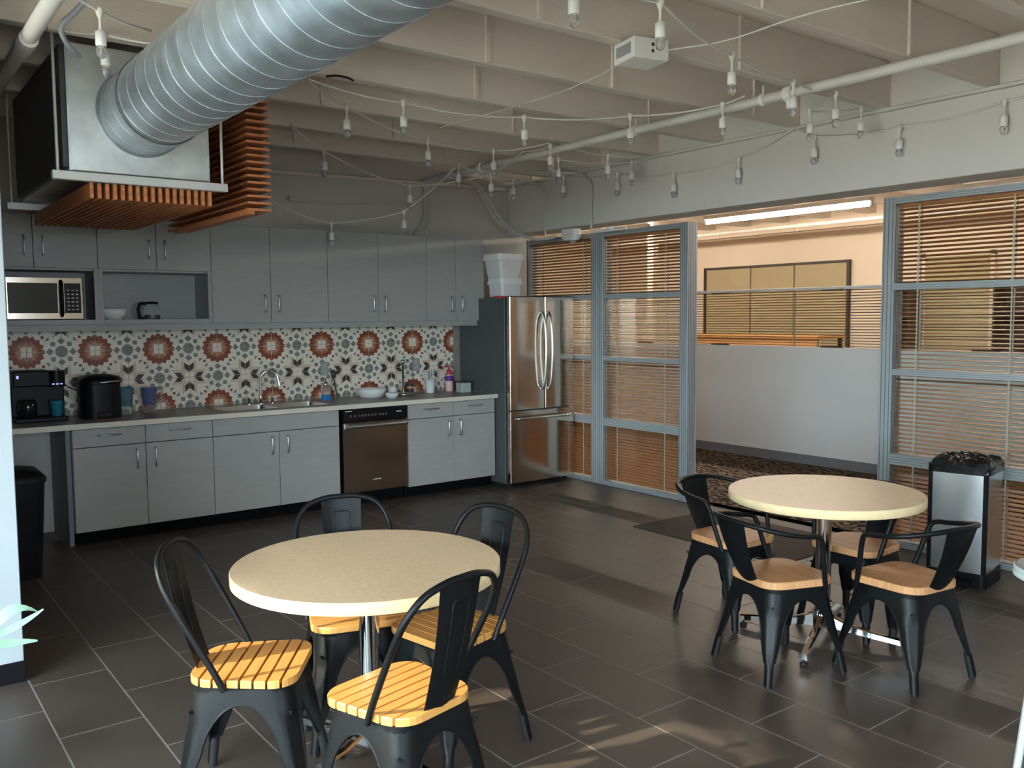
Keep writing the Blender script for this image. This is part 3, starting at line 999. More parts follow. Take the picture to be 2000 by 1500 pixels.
dl = fdoor(-hwid + 0.003, 0.0235, 0.722, 1.757, 'door')
dr = fdoor(0.0285, hwid - 0.003, 0.722, 1.757, 'door')
df = fdoor(-hwid + 0.003, hwid - 0.003, 0.045, 0.708, 'freezer_drawer')
y0 = FY - 0.15
for d, x in ((dl, -0.012), (dr, 0.064)):
    path = catmull([(x, y0 - 0.004, 0.90), (x, y0 - 0.04, 0.96), (x, y0 - 0.062, 1.15), (x, y0 - 0.066, 1.28), (x, y0 - 0.058, 1.45), (x, y0 - 0.04, 1.56), (x, y0 - 0.004, 1.62)], 5)
    MB().tube(path, 0.0125, 8).obj('handle', 'steel_bin', d)
path = catmull([(-0.33, y0 - 0.003, 0.640), (-0.28, y0 - 0.04, 0.642), (0, y0 - 0.062, 0.646), (0.28, y0 - 0.04, 0.642), (0.33, y0 - 0.003, 0.640)], 6)
MB().tube(path, 0.0135, 8).obj('handle', 'steel_bin', df)
MB().box(-hwid + 0.01, hwid - 0.01, FY - 0.15 + 0.02, FY - 0.07, 1.752, 1.765, c=0.002).obj('hinge_cover', 'black_plastic', t)
# white tubs and a red lid on the refrigerator


def tub(x, y, z, w0, w1, d0, d1, h, label, flip=False):
    t = thing('storage_tub', label, 'tub', (x, y, z))
    m = MB()
    p0, p1 = rrect(w0, d0, 0.03, 4), rrect(w1, d1, 0.03, 4)
    n = len(p0)
    vs = [(a, b, 0) for a, b in p0] + [(a, b, h - 0.05) for a, b in p1]
    m.add(vs, [(i, (i + 1) % n, n + (i + 1) % n, n + i) for i in range(n)], 0, True)
    m.add(vs, [tuple(range(n))[::-1]])
    m.obj('body', 'tub', t)
    MB().prism(rrect(w1 + 0.025, d1 + 0.025, 0.035, 4), h - 0.055, h - 0.03).prism(rrect(w1 + 0.012, d1 + 0.012, 0.035, 4), h - 0.03, h).obj('rim', 'white_plastic', t)
    return t


tub(3.97, 0.12, 1.766, 0.225, 0.235, 0.22, 0.23, 0.17, 'lower white plastic tub of the pair on the refrigerator')
tub(3.955, 0.12, 1.937, 0.225, 0.28, 0.22, 0.27, 0.225, 'upper tapered white plastic tub of the pair on the refrigerator')
m = MB().lathe([(0.052, 0), (0.054, 0.012), (0.048, 0.02)], 20).obj('red_lid', 'red_plastic', None, (3.835, 0.02, 1.7525))
tag(m, 'flat red lid lying under the white tubs on the refrigerator', 'lid')

# ------------------------------------------------------------------ things in the niches and on the worktop
t = thing('microwave', 'stainless microwave oven with dark glass door in the wall cabinet niche', 'microwave', (0.085, 0.285, 1.5635))
MB().box(-0.245, 0.245, 0.012, 0.33, 0.012, 0.315, c=0.004).obj('body', 'black_plastic', t)
MB().box(-0.24, 0.24, 0.02, 0.30, 0.0, 0.012).obj('feet', 'rubber', t)
d = MB().box(-0.245, 0.240, -0.004, 0.012, 0.022, 0.315, c=0.003).obj('front', 'steel', t)
MB().box(-0.235, 0.075, -0.0065, -0.003, 0.065, 0.275, c=0.002).obj('window', 'mw_window', d)
kp = MB().box(0.118, 0.225, -0.0065, -0.003, 0.065, 0.275, c=0.002).obj('key_pad', 'black_gloss', d)
m = MB()
for r_ in range(6):
    for c_ in range(3): m.box(0.136 + 0.028 * c_, 0.152 + 0.028 * c_, -0.0072, -0.0064, 0.085 + 0.027 * r_, 0.094 + 0.027 * r_)
m.obj('keys', 'outlet_grey', kp)
MB().tube([(0.098, -0.006, 0.045), (0.098, -0.035, 0.06), (0.098, -0.038, 0.17), (0.098, -0.035, 0.275), (0.098, -0.006, 0.29)], 0.012, 8).obj('handle', 'black_plastic', d)

# fluted bowl
m = MB()
vs, seg = [], 24
prof = [(0.035, 0), (0.05, 0.005), (0.085, 0.05), (0.098, 0.095), (0.093, 0.095), (0.08, 0.052), (0.046, 0.012), (0.0005, 0.010)]
for r_, z in prof:
    for k in range(seg):
        a = 2 * math.pi * k / seg
        rr = r_ * (1 + (0.04 if k % 2 else -0.03) * min(1, z * 15))
        vs.append((rr * math.cos(a), rr * math.sin(a), z))
m.add(vs, [(i * seg + k, i * seg + (k + 1) % seg, (i + 1) * seg + (k + 1) % seg, (i + 1) * seg + k) for i in range(len(prof) - 1) for k in range(seg)], 0, True)
m.add(vs[:seg], [tuple(range(seg))[::-1]])
o = m.obj('fluted_bowl', 'tub', None, (0.555, 0.42, 1.5635))
tag(o, 'fluted pale bowl standing in the wall cabinet niche', 'bowl')
# coffee carafe
t = thing('coffee_carafe', 'glass coffee pot with black handle and steel base in the niche', 'coffee pot', (0.835, 0.43, 1.5635))
MB().lathe([(0.045, 0.02), (0.055, 0.03), (0.065, 0.06), (0.06, 0.10), (0.042, 0.13), (0.045, 0.135)], 20, capb=False, capt=False).obj('glass_body', 'glass_clear', t)
MB().lathe([(0.052, 0), (0.056, 0.004), (0.058, 0.035), (0.062, 0.05)], 20, capt=True).obj('base', 'steel_bin', t)
MB().lathe([(0.046, 0.132), (0.047, 0.146), (0.02, 0.152)], 16).obj('lid', 'black_plastic', t)
MB().tube([(-0.042, 0, 0.138), (-0.085, 0, 0.135), (-0.10, 0, 0.09), (-0.09, 0, 0.03), (-0.065, 0, 0.02)], 0.013, 8).obj('handle', 'black_plastic', t)

ZW = 0.8645
# dual coffee maker
t = thing('coffee_maker', 'black dual coffee maker with glowing buttons by the white wall', 'coffee maker', (0.03, 0.40, ZW))
MB().box(-0.17, 0.17, -0.11, 0.13, 0, 0.03, c=0.006).obj('base', 'black_plastic', t)
MB().box(-0.17, 0.17, 0.03, 0.13, 0.03, 0.25, c=0.006).obj('tower', 'black_plastic', t)
h = MB().box(-0.17, 0.06, -0.10, 0.13, 0.25, 0.36, c=0.008).lathe([(0.055, 0.24), (0.057, 0.30), (0.055, 0.355)], 16, o=(0.112, -0.03, 0)).obj('head', 'black_plastic', t)
m = MB()
for i in range(3): m.box(0.075 + 0.026 * i, 0.09 + 0.026 * i, -0.089 - (0.002 if i == 1 else 0), -0.083, 0.258, 0.266)
m.box(-0.15, -0.135, -0.103, -0.099, 0.31, 0.33)
m.obj('lights', 'led', h)
MB().lathe([(0.032, 0), (0.035, 0.003), (0.045, 0.11)], 16, o=(0.105, -0.04, 0.031)).obj('cup', 'teal', t)
MB().lathe([(0.045, 0), (0.06, 0.02), (0.06, 0.10), (0.045, 0.13)], 16, o=(-0.08, -0.04, 0.031)).obj('carafe', 'black_gloss', t)
# pod brewer
t = thing('pod_brewer', 'rounded black pod coffee brewer beside the teal pitcher', 'coffee maker', (0.42, 0.36, ZW))
MB().prism(rrect(0.27, 0.30, 0.09, 6), 0, 0.25, smooth=True).obj('body', 'black_plastic', t)
m = MB()
p = rrect(0.27, 0.30, 0.09, 6)
n = len(p)
rings = [(1.0, 0.25), (1.02, 0.262), (0.97, 0.285), (0.82, 0.305), (0.5, 0.316), (0.02, 0.32)]
vs = [(x * k, y * k, z) for k, z in rings for x, y in p]
m.add(vs, [(i * n + j, i * n + (j + 1) % n, (i + 1) * n + (j + 1) % n, (i + 1) * n + j) for i in range(len(rings) - 1) for j in range(n)], 0, True)
m.obj('lid', 'black_plastic', t)
MB().tube(catmull([(-0.02, -0.153, 0.262), (0.05, -0.158, 0.268), (0.11, -0.13, 0.268)], 4), 0.006, 6).obj('lid_trim', 'nickel', t)
MB().box(-0.05, 0.05, -0.165, -0.14, 0.0, 0.05, c=0.006).obj('drip_tray', 'black_gloss', t)
# brewer cord along the wall
o = MB().tube(catmull([(0.20, 0.615, 1.16), (0.25, 0.612, 1.09), (0.33, 0.60, 1.05), (0.39, 0.56, 1.05)], 6), 0.005, 6).obj('power_cord', 'cable_dark', None)
tag(o, 'thin dark power cord hanging on the patterned tiles behind the brewer', 'cord')
# pitchers
for nm, x, c1, c2, lab in (('water_pitcher', 0.625, 'teal', 'glass_clear', 'clear water pitcher with teal filter insert on the worktop'),
                           ('water_pitcher', 0.80, 'blue', 'glass_clear', 'clear water pitcher with dark blue insert on the worktop')):
    t = thing(nm, lab, 'pitcher', (x, 0.47, ZW))
    MB().lathe([(0.045, 0), (0.048, 0.004), (0.06, 0.19)], 18, capt=False).obj('jug', c2, t)
    MB().lathe([(0.03, 0.06), (0.035, 0.065), (0.052, 0.17), (0.058, 0.192)], 18).obj('insert', c1, t)
    MB().tube([(0.058, 0, 0.17), (0.095, 0, 0.165), (0.10, 0, 0.08), (0.05, 0, 0.04)], 0.007, 8).obj('handle', c2, t)
    if c1 == 'teal': MB().lathe([(0.06, 0.19), (0.061, 0.2), (0.02, 0.206)], 18).obj('lid', 'teal', t)
# soap dispenser
t = thing('soap_dispenser', 'clear soap pump bottle with blue liquid right of the sink', 'soap bottle', (2.285, 0.49, ZW))
MB().prism(rrect(0.075, 0.055, 0.015, 3), 0.045, 0.135, smooth=True).obj('bottle', 'glass_clear', t)
MB().prism(rrect(0.074, 0.054, 0.015, 3), 0.0, 0.045, smooth=True).obj('liquid', 'blue_liquid', t)
MB().lathe([(0.018, 0.135), (0.018, 0.155), (0.006, 0.158), (0.006, 0.19)], 12).tube([(0, 0, 0.188), (-0.035, -0.01, 0.19), (-0.04, -0.01, 0.18)], 0.006, 8).obj('pump', 'nickel', t)
# brush with dark head leaning on the wall
t = thing('dish_brush', 'dish brush with dark head leaning against the tiles by the outlet', 'brush', (2.43, 0.565, ZW))
MB().tube([(0, 0.0, 0.0), (-0.005, 0.03, 0.12), (-0.012, 0.05, 0.20)], 0.006, 8).obj('handle', 'grey_lid', t)
MB().lathe([(0.008, 0.17), (0.021, 0.19), (0.022, 0.235), (0.008, 0.255)], 10, o=(-0.012, 0.045, 0)).obj('head', 'grey_lid', t)
# clear bowl with crumpled bag, small mug, towel stand, jar
m = MB()
m.lathe([(0.08, 0), (0.11, 0.012), (0.135, 0.07), (0.13, 0.08)], 20, capt=False)
o = m.obj('glass_dish', 'white_plastic', None, (2.70, 0.44, ZW))
tag(o, 'wide white dish on the worktop above the dishwasher', 'dish')
t = thing('mug', 'small white mug with printed mark beside the towel stand', 'mug', (2.885, 0.38, ZW), R(215))
MB().lathe([(0.034, 0), (0.037, 0.003), (0.038, 0.09), (0.035, 0.09), (0.034, 0.01), (0.001, 0.008)], 16, capt=False).obj('cup', 'white_plastic', t)
MB().tube([(0.036, 0, 0.075), (0.062, 0, 0.07), (0.062, 0, 0.03), (0.036, 0, 0.02)], 0.005, 8).obj('handle', 'white_plastic', t)
MB().tube([(0.012 * math.cos(R(a)), -0.0385, 0.045 + 0.012 * math.sin(R(a))) for a in range(0, 360, 30)], 0.0015, 6, closed=True).obj('mark', 'grey_lid', t)
t = thing('bowl', 'small pale bowl in front of the white dish on the worktop', 'bowl', (2.80, 0.24, ZW))
MB().lathe([(0.03, 0), (0.055, 0.02), (0.062, 0.05), (0.058, 0.05), (0.05, 0.024), (0.001, 0.006)], 18, capt=False).obj('shell', 'tub', t)
t = thing('paper_towel_stand', 'steel paper towel stand without a roll on the worktop', 'towel stand', (3.02, 0.42, ZW))
MB().lathe([(0.075, 0), (0.08, 0.004), (0.08, 0.02), (0.074, 0.026), (0.02, 0.028)], 22).obj('base', 'steel_sink', t)
MB().lathe([(0.010, 0.026), (0.010, 0.29), (0.019, 0.292), (0.019, 0.325), (0.006, 0.33)], 14).obj('rod', 'nickel', t)
t = thing('spice_jar', 'small dark labelled jar behind the towel stand', 'jar', (3.14, 0.50, ZW))
MB().lathe([(0.03, 0), (0.032, 0.003), (0.032, 0.075)], 14).obj('body', 'desk_wood', t)
MB().lathe([(0.0325, 0.018), (0.0325, 0.055)], 14).obj('label', 't_brown', t)
MB().lathe([(0.031, 0.075), (0.033, 0.078), (0.033, 0.10)], 14).obj('lid', 'grey_lid', t)
t = thing('utensil_cup', 'white cup full of white plastic cutlery on the worktop', 'cup', (3.36, 0.50, ZW))
MB().lathe([(0.038, 0), (0.04, 0.003), (0.047, 0.125), (0.044, 0.125), (0.037, 0.01), (0.001, 0.008)], 18, capt=False).obj('cup', 'white_plastic', t)
for k in range(11):
    a = k * 2.4
    r_ = 0.012 + 0.018 * ((k * 37) % 10) / 10
    bx, by = r_ * math.cos(a), r_ * math.sin(a)
    MB().tube([(bx * 0.6, by * 0.6, 0.02), (bx * 1.6, by * 1.6, 0.17), (bx * 2.0, by * 2.0, 0.20 + 0.02 * ((k * 13) % 5) / 5)], 0.005, 6, rs=[0.003, 0.004, 0.007]).obj('cutlery', 'white_plastic', t)
t = thing('lotion_bottle', 'pink lotion bottle with bright red pump beside the refrigerator', 'bottle', (3.60, 0.54, ZW))
MB().lathe([(0.036, 0), (0.038, 0.005), (0.038, 0.13), (0.03, 0.155), (0.018, 0.165)], 16).obj('body', 'pink_label', t)
MB().lathe([(0.039, 0.10), (0.0395, 0.102), (0.0395, 0.135), (0.033, 0.15)], 16, capt=False, capb=False).obj('label', 'purple', t)
MB().lathe([(0.022, 0.163), (0.024, 0.17), (0.024, 0.20), (0.008, 0.212), (0.008, 0.24)], 14).tube([(0, 0, 0.238), (-0.04, -0.012, 0.243), (-0.065, -0.02, 0.236)], 0.007, 8).obj('pump', 'red_plastic', t)
t = thing('food_box', 'small grey box with black lid at the right end of the worktop', 'box', (3.66, 0.38, ZW))
MB().prism(rrect(0.11, 0.11, 0.012, 3), 0, 0.088, smooth=False).obj('body', 'grey_tub', t)
MB().prism(rrect(0.118, 0.118, 0.014, 3), 0.088, 0.10).obj('lid', 'grey_lid', t)
# outlets
for x, z, lab in ((2.34, 1.13, 'grey outlet plate on the tiles right of the sink'), (3.285, 1.13, 'grey outlet plate on the tiles above the cutlery cup')):
    t = thing('outlet', lab, 'outlet', (x, WY - 0.0135, z))
    MB().box(-0.038, 0.038, -0.005, 0.0, -0.06, 0.06, c=0.002).obj('plate', 'outlet_grey', t)
    for zz in (-0.025, 0.025): MB().box(-0.017, 0.017, -0.007, -0.004, zz - 0.014, zz + 0.014, c=0.001).obj('socket', 'grey_tub', t)

# black bin by the knee space
t = thing('waste_bin', 'black plastic waste bin standing in the dark at the left end of the counter', 'bin', (-0.32, -0.50, 0))
m = MB()
p0, p1 = rrect(0.33, 0.30, 0.04, 4), rrect(0.40, 0.36, 0.05, 4)
n = len(p0)
vs = [(x, y, 0) for x, y in p0] + [(x, y, 0.60) for x, y in p1]
m.add(vs, [(i, (i + 1) % n, n + (i + 1) % n, n + i) for i in range(n)], 0, True).add(vs, [tuple(range(n))[::-1]])
m.obj('body', 'black_plastic', t)
m = MB()
rings = [(1.04, 0.595), (1.05, 0.62), (0.9, 0.655), (0.5, 0.675), (0.02, 0.68)]
vs = [(x * k, y * k, z) for k, z in rings for x, y in p1]
m.add(vs, [(i * n + j, i * n + (j + 1) % n, (i + 1) * n + (j + 1) % n, (i + 1) * n + j) for i in range(len(rings) - 1) for j in range(n)], 0, True)
m.obj('lid', 'black_plastic', t)

# ------------------------------------------------------------------ duct, plenum and slat screens
YF = -1.99
DX, DZ, DR = 0.173, 2.594, 0.203
t = thing('spiral_duct', 'large galvanised spiral duct running under the ceiling towards the camera', 'duct', (DX, -5.5, DZ))
m = MB()
seg = 48
ya, yb = YF + 5.5, -3.95
vs = []
for y in (ya, yb):
    for k in range(seg):
        a = 2 * math.pi * k / seg
        vs.append((DR * math.cos(a), y, DR * math.sin(a)))
m.add(vs, [(k, (k + 1) % seg, seg + (k + 1) % seg, seg + k) for k in range(seg)], 0, True)
m.obj('pipe', 'galv', t)
# helical lock seam
pit_h = 0.145
nt_ = int((ya - yb - 0.05) / pit_h)
hp = []
for i in range(nt_ * 40 + 1):
    a = 2 * math.pi * i / 40
    hp.append(((DR + 0.0005) * math.cos(a), ya - 0.03 - pit_h * i / 40, (DR + 0.0005) * math.sin(a)))
MB().tube(hp, 0.0017, 5).obj('spiral_seam', 'galv', t)
for yc in (ya - 0.36, ya - 3.4):
    m = MB()
    pr_ = [(DR + 0.001, yc + 0.006), (DR + 0.006, yc + 0.004), (DR + 0.006, yc - 0.004), (DR + 0.001, yc - 0.006)]
    vs = [(r_ * math.cos(2 * math.pi * k / seg), y, r_ * math.sin(2 * math.pi * k / seg)) for r_, y in pr_ for k in range(seg)]
    m.add(vs, [(i * seg + k, i * seg + (k + 1) % seg, (i + 1) * seg + (k + 1) % seg, (i + 1) * seg + k) for i in range(3) for k in range(seg)], 0, True)
    m.obj('coupling', 'galv_dark', t)
m = MB()
pr_ = [(DR, ya - 0.03), (DR + 0.004, ya - 0.006), (DR + 0.012, ya - 0.001)]
vs = [(r_ * math.cos(2 * math.pi * k / seg), y, r_ * math.sin(2 * math.pi * k / seg)) for r_, y in pr_ for k in range(seg)]
m.add(vs, [(i * seg + k, i * seg + (k + 1) % seg, (i + 1) * seg + (k + 1) % seg, (i + 1) * seg + k) for i in range(2) for k in range(seg)], 0, True)
m.obj('collar', 'galv', t)
# plenum box
t = thing('duct_plenum', 'sheet metal plenum box behind the spiral duct', 'duct box', (0.165, YF, 2.288))
MB().box(-0.329, 0.328, 0.0, 1.45, 0.0, 0.60, c=0.004).obj('box', 'galv_box', t)
MB().box(-0.332, -0.322, -0.004, 0.012, 0, 0.6).box(0.322, 0.332, -0.004, 0.012, 0, 0.6).obj('corner_seam', 'galv', t)
MB().box(-0.352, -0.329, 0.03, 1.40, 0.02, 0.59).obj('side_shade', 'galv_dark', t)  # dark sheet standing in for the shade on the box's left side
# trapeze hangers
for i, (y, lab) in enumerate(((YF - 0.03, 'pale steel strut bar with two rods under the front of the duct box'), (-0.62, 'pale steel strut bar with two rods under the back of the duct box'))):
    t = thing('trapeze_hanger', lab, 'hanger', (0.165, y, 2.236))
    MB().box(-0.415, 0.41, -0.02, 0.02, 0.0, 0.042, c=0.003).obj('bar', 'strut', t)
    for x in (-0.388, 0.388):
        MB().tube([(x, 0, 0.03), (x, 0, 0.68)], 0.0075, 8).obj('rod', 'strut', t)
# slat screen below the plenum: boards on edge
t = thing('slat_screen', 'wooden slat screen hanging flat under the duct box', 'slat screen', (0.205, -1.25, 2.16))
nb = 17
me = MB().box(-0.0085, 0.0085, -0.765, 0.765, 0, 0.074, c=0.001).mesh('board', ['slat_wood'])
for i in range(nb):
    inst('board', me, t, (-0.283 + 0.566 * i / (nb - 1), 0, 0))
for y in (-0.55, 0.0, 0.55): MB().box(-0.29, 0.29, y - 0.02, y + 0.02, 0.060, 0.0745).obj('batten', 'slat_wood', t)
# slat screen at the side: boards lying flat, stacked
t = thing('slat_screen', 'tall stacked wooden slat screen on the right side of the duct box', 'slat screen', (0.777, -1.22, 2.16))
me = MB().box(-0.066, 0.066, -0.735, 0.735, 0, 0.013, c=0.001).mesh('board', ['slat_wood'])
for i in range(20): inst('board', me, t, (0, 0, 0.0362 * i))
MB().box(-0.066, -0.03, -0.735, 0.60, -0.02, 0.0).obj('edge_board', 'slat_wood', t)
for y in (-0.55, 0.0, 0.55):
    MB().box(-0.006, 0.006, y - 0.006, y + 0.006, 0.0, 0.74).obj('threaded_post', 'slat_wood', t)

# ------------------------------------------------------------------ ceiling pipes, conduits, string lights
t = thing('sprinkler_pipe', 'long cream sprinkler pipe under the kitchen joists', 'pipe', (3.335, -4.3, 2.84))
MB().tube([(0, -5.0, 0), (0, 4.75, 0)], 0.029, 12).obj('pipe', 'paint_beam', t)
for y in (4.35, 2.05, 1.0, -0.8):
    h = MB().tube([(0, y - 0.012, 0), (0, y + 0.012, 0)], 0.036, 12).obj('clamp', 'socket', t)
    MB().tube([(0, y, 0.03), (0, y, 0.08)], 0.006, 6).obj('hanger_rod', 'socket', h)
for y in (0.82, 3.9):
    h = MB().tube([(0, y - 0.025, 0), (0, y + 0.025, 0)], 0.042, 12).obj('tee', 'socket', t)
    MB().tube([(0, y, -0.03), (0, y, -0.085)], 0.016, 8, rs=[0.02, 0.014]).obj('sprinkler_head', 'socket', h)

for x, ym, lab in ((-0.354, -2.0, 'thick cream pipe along the ceiling at the upper left corner'),):
    t = thing('ceiling_pipe', lab, 'pipe', (x, ym, 2.80))
    MB().tube([(0, -1.6, 0.02), (0, 2.5, -0.02)], 0.034, 12).obj('pipe', 'paint_beam', t)
    MB().tube([(0, -0.25, 0), (0, -0.05, 0)], 0.040, 12).obj('coupling', 'paint_beam', t)
o = MB().tube(catmull([(-0.20, -3.4, 2.86), (-0.22, -2.6, 2.86), (-0.255, -2.42, 2.83), (-0.22, -2.3, 2.80), (-0.13, -2.12, 2.79)], 6), 0.012, 8).obj('bent_conduit', 'paint_cool')
tag(o, 'thin bent grey conduit beside the duct box in the upper left', 'conduit')

# conduits down the header
for y0_, y1_, lab in ((0.14, 0.02, 'thin painted conduit dropping down the beam nearest the corner'), (-0.53, -0.64, 'thin painted conduit dropping down the beam left of the doorway')):
    pth = catmull([(4.0, y0_ + 0.25, 2.885), (4.28, y0_ + 0.1, 2.885), (4.365, y0_ - 0.02, 2.85), (4.384, y1_, 2.74), (4.384, y1_, 2.55), (4.384, y1_, 2.345)], 5)
    o = MB().tube(pth, 0.011, 8).obj('conduit', 'conduit')
    tag(o, lab, 'conduit')
t = thing('conduit_stub', 'short white junction arm under the beam above the left blinds', 'conduit', (4.40, -0.85, 2.335))
MB().tube([(0, 0.21, 0), (0, -0.22, 0.0)], 0.012, 8).obj('pipe', 'white_plastic', t)
MB().box(-0.02, 0.02, -0.05, 0.0, 0.005, 0.03, c=0.003).obj('bracket', 'white_plastic', t)
t = thing('emergency_light', 'white emergency lamp unit under the beam above the refrigerator', 'lamp', (4.43, -0.31, 2.305))
MB().prism(rrect(0.10, 0.20, 0.035, 4), 0.0, 0.085, smooth=True).obj('body', 'white_plastic', t)
MB().prism(rrect(0.085, 0.17, 0.035, 4), -0.02, 0.0, smooth=True).obj('lower_cover', 'white_plastic', t)
MB().lathe([(0.022, -0.05), (0.03, -0.035), (0.03, -0.02)], 12, o=(-0.01, -0.03, 0)).obj('lens', 'bulb_glass', t)
MB().box(-0.0515, -0.05, -0.05, 0.03, 0.030, 0.036).obj('mark', 'outlet_grey', t)
# flexible cables in the corner
for k in range(2):
    dx = 0.06 * k
    pth = catmull([(3.55 + dx, 0.40, 2.875), (3.85 + dx, 0.48, 2.86), (3.98 + dx, 0.50, 2.75), (4.08 + dx, 0.40, 2.52), (4.20 + dx * 0.8, 0.20, 2.37), (4.33, 0.02 + dx, 2.315), (4.43, -0.10 + dx * 0.5, 2.34)], 6)
    o = MB().tube(pth, 0.013, 8).obj('flexible_conduit', 'conduit')
    tag(o, ('lower' if k == 0 else 'upper') + ' flexible conduit sagging from the corner to above the refrigerator', 'conduit')
t = thing('cable_bundle', 'bundle of painted cables running down the kitchen wall behind the cabinets', 'cables', (3.38, 0.60, 2.32))
for k in range(4):
    dx = 0.018 * k
    MB().tube(catmull([(-0.45 + 0.1 * k, -0.05 - 0.012 * k, 0.012), (-0.2 + dx, -0.04, 0.016 + 0.006 * k), (-0.02 + dx, 0.005, 0.14), (0.025 + dx, 0.015, 0.35), (0.01 + dx, 0.015, 0.56)], 5), 0.009, 6).obj('cable', 'conduit', t)
o = MB().tube(catmull([(2.02, 0.55, 2.62), (2.05, 0.60, 2.58), (2.25, 0.615, 2.585), (2.7, 0.618, 2.60), (3.35, 0.618, 2.66)], 6), 0.008, 6).obj('wall_cable', 'conduit')
tag(o, 'dark cable running level across the kitchen wall above the cabinets', 'cable')
o = MB().tube([(1.2, 0.60, 2.80), (4.35, 0.60, 2.86)], 0.016, 8).obj('wall_conduit', 'paint_joist')
tag(o, 'painted conduit running along the top of the kitchen wall', 'conduit')

# junction box with cables
t = thing('ceiling_box', 'white box unit fixed under a joist with thin cables at both ends', 'ceiling unit', (2.10, -3.52, 2.80), R(-12))
MB().box(-0.10, 0.10, -0.09, 0.09, 0.0, 0.098, c=0.004).obj('body', 'white_plastic', t)
MB().box(-0.1015, -0.099, -0.065, 0.065, 0.025, 0.075).obj('grille', 'outlet_grey', t)
MB().box(0.0, 0.015, -0.0915, -0.089, 0.03, 0.045).box(0.0, 0.015, -0.0915, -0.089, 0.06, 0.075).obj('ports', 'grey_lid', t)
o = MB().tube(catmull([(2.172, -3.63, 2.85), (2.308, -3.874, 2.86), (2.326, -4.251, 2.87), (2.401, -4.521, 2.88), (2.6, -5.2, 2.88)], 6), 0.004, 6).obj('thin_cable', 'wire')
tag(o, 'thin white cable from the ceiling box to the upper right', 'cable')
o = MB().tube(catmull([(2.11, -3.40, 2.84), (2.228, -3.1, 2.86), (2.35, -2.478, 2.88), (2.32, -1.364, 2.89)], 6), 0.004, 6).obj('thin_cable', 'wire')
tag(o, 'thin white cable from the ceiling box towards the kitchen wall', 'cable')

o = MB().tube(catmull([(1.10, -2.13, 2.885), (1.15, -2.15, 2.893), (1.21, -2.165, 2.888), (1.245, -2.17, 2.876)], 4), 0.006, 6, rs=None).obj('cable_tie', 'black_plastic')
tag(o, 'small black curved strip stuck to the joist beside the duct', 'cable tie')
sock = MB().lathe([(0.008, -0.07), (0.012, -0.08), (0.022, -0.083), (0.022, -0.135), (0.019, -0.14)], 12).mesh('socket', 'socket')
lead = MB().lathe([(0.016, 0.012), (0.018, 0.0), (0.012, -0.02), (0.006, -0.03), (0.006, -0.075)], 8).mesh('lead', 'wire')
bulb = MB().lathe([(0.014, -0.138), (0.020, -0.15), (0.0215, -0.165), (0.017, -0.182), (0.006, -0.190)], 12).mesh('bulb', 'bulb_glass')
filament = MB().lathe([(0.007, -0.14), (0.009, -0.155), (0.004, -0.168)], 6).mesh('filament', 'nickel')


def string_light(pts, bulbs, label, r=0.0060):
    P = [Vector(p) for p in pts]
    o = P[0]
    t = thing('string_light', label, 'string lights', o, 0, 'string lights under the joists')
    fine = []
    for i in range(len(P) - 1):
        a, b = P[i], P[i + 1]
        L = (b - a).length
        for k in range(6):
            u = k / 6
            q = a.lerp(b, u)
            q.z -= 0.03 * L * 4 * u * (1 - u)
            fine.append(q - o)
    fine.append(P[-1] - o)
    MB().tube(fine, r, 6).obj('wire', 'wire', t)
    for i in bulbs:
        q = P[i] - o
        s_ = inst('socket', sock, t, q)
        inst('lead', lead, s_)
        inst('bulb', bulb, s_)
        inst('filament', filament, s_)
    return t


string_light([(1.033, -2.048, 2.88), (1.639, -2.03, 2.84), (2.462, -2.13, 2.84), (2.985, -2.55, 2.84), (3.23, -3.088, 2.84), (3.264, -3.224, 2.87)], (1, 2, 3, 4), 'string of white bulbs running from the duct to the sprinkler pipe')
string_light([(1.047, -2.019, 2.88), (1.447, -1.68, 2.86), (2.312, -1.214, 2.83), (2.944, -1.131, 2.83), (3.227, -1.452, 2.87)], (1, 2, 3), 'string of white bulbs just behind the one from the duct to the pipe')
string_light([(1.40, -1.0, 2.75), (1.458, -0.828, 2.9), (1.825, -0.557, 2.8), (2.802, -0.122, 2.68), (3.267, -0.647, 2.75), (3.27, -1.078, 2.87), (3.204, -1.492, 2.84)], (2, 3, 4, 6), 'string of white bulbs sagging low in front of the kitchen wall')
string_light([(1.548, -0.249, 2.45), (2.231, 0.194, 2.365), (2.77, -0.076, 2.47), (3.032, -0.516, 2.82), (3.763, -0.294, 2.80), (4.33, -0.315, 2.858), (4.36, -1.002, 2.801), (4.36, -1.654, 2.716), (4.36, -2.3, 2.744), (4.36, -2.79, 2.887)], (1, 2, 3, 4, 5, 6, 7, 8), 'lowest string of white bulbs hanging in front of the cabinets and along the beam')
string_light([(3.44, -1.101, 2.86), (3.615, -1.097, 2.84), (4.207, -1.33, 2.84), (4.36, -1.42, 2.888)], (1, 2), 'short string of two white bulbs between pipe and beam nearer the kitchen')
string_light([(3.40, -1.40, 2.88), (3.833, -1.44, 2.84), (4.36, -1.52, 2.885)], (1,), 'short string with a single white bulb between pipe and beam')
string_light([(0.9, -4.1, 2.88), (1.171, -4.09, 2.84), (1.642, -4.082, 2.84), (2.465, -3.777, 2.84), (3.137, -3.65, 2.84), (3.57, -3.629, 2.84), (3.81, -3.294, 2.84), (4.20, -3.40, 2.885)], (1, 2, 3, 4, 5, 6, 7), 'string of white bulbs at the upper right beside the white ceiling box')
string_light([(4.36, -2.79, 2.887), (4.36, -2.95, 2.80), (4.36, -3.571, 2.76), (4.36, -4.207, 2.795), (4.36, -4.9, 2.887)], (1, 2, 3), 'string of white bulbs hanging flat against the beam at the right')
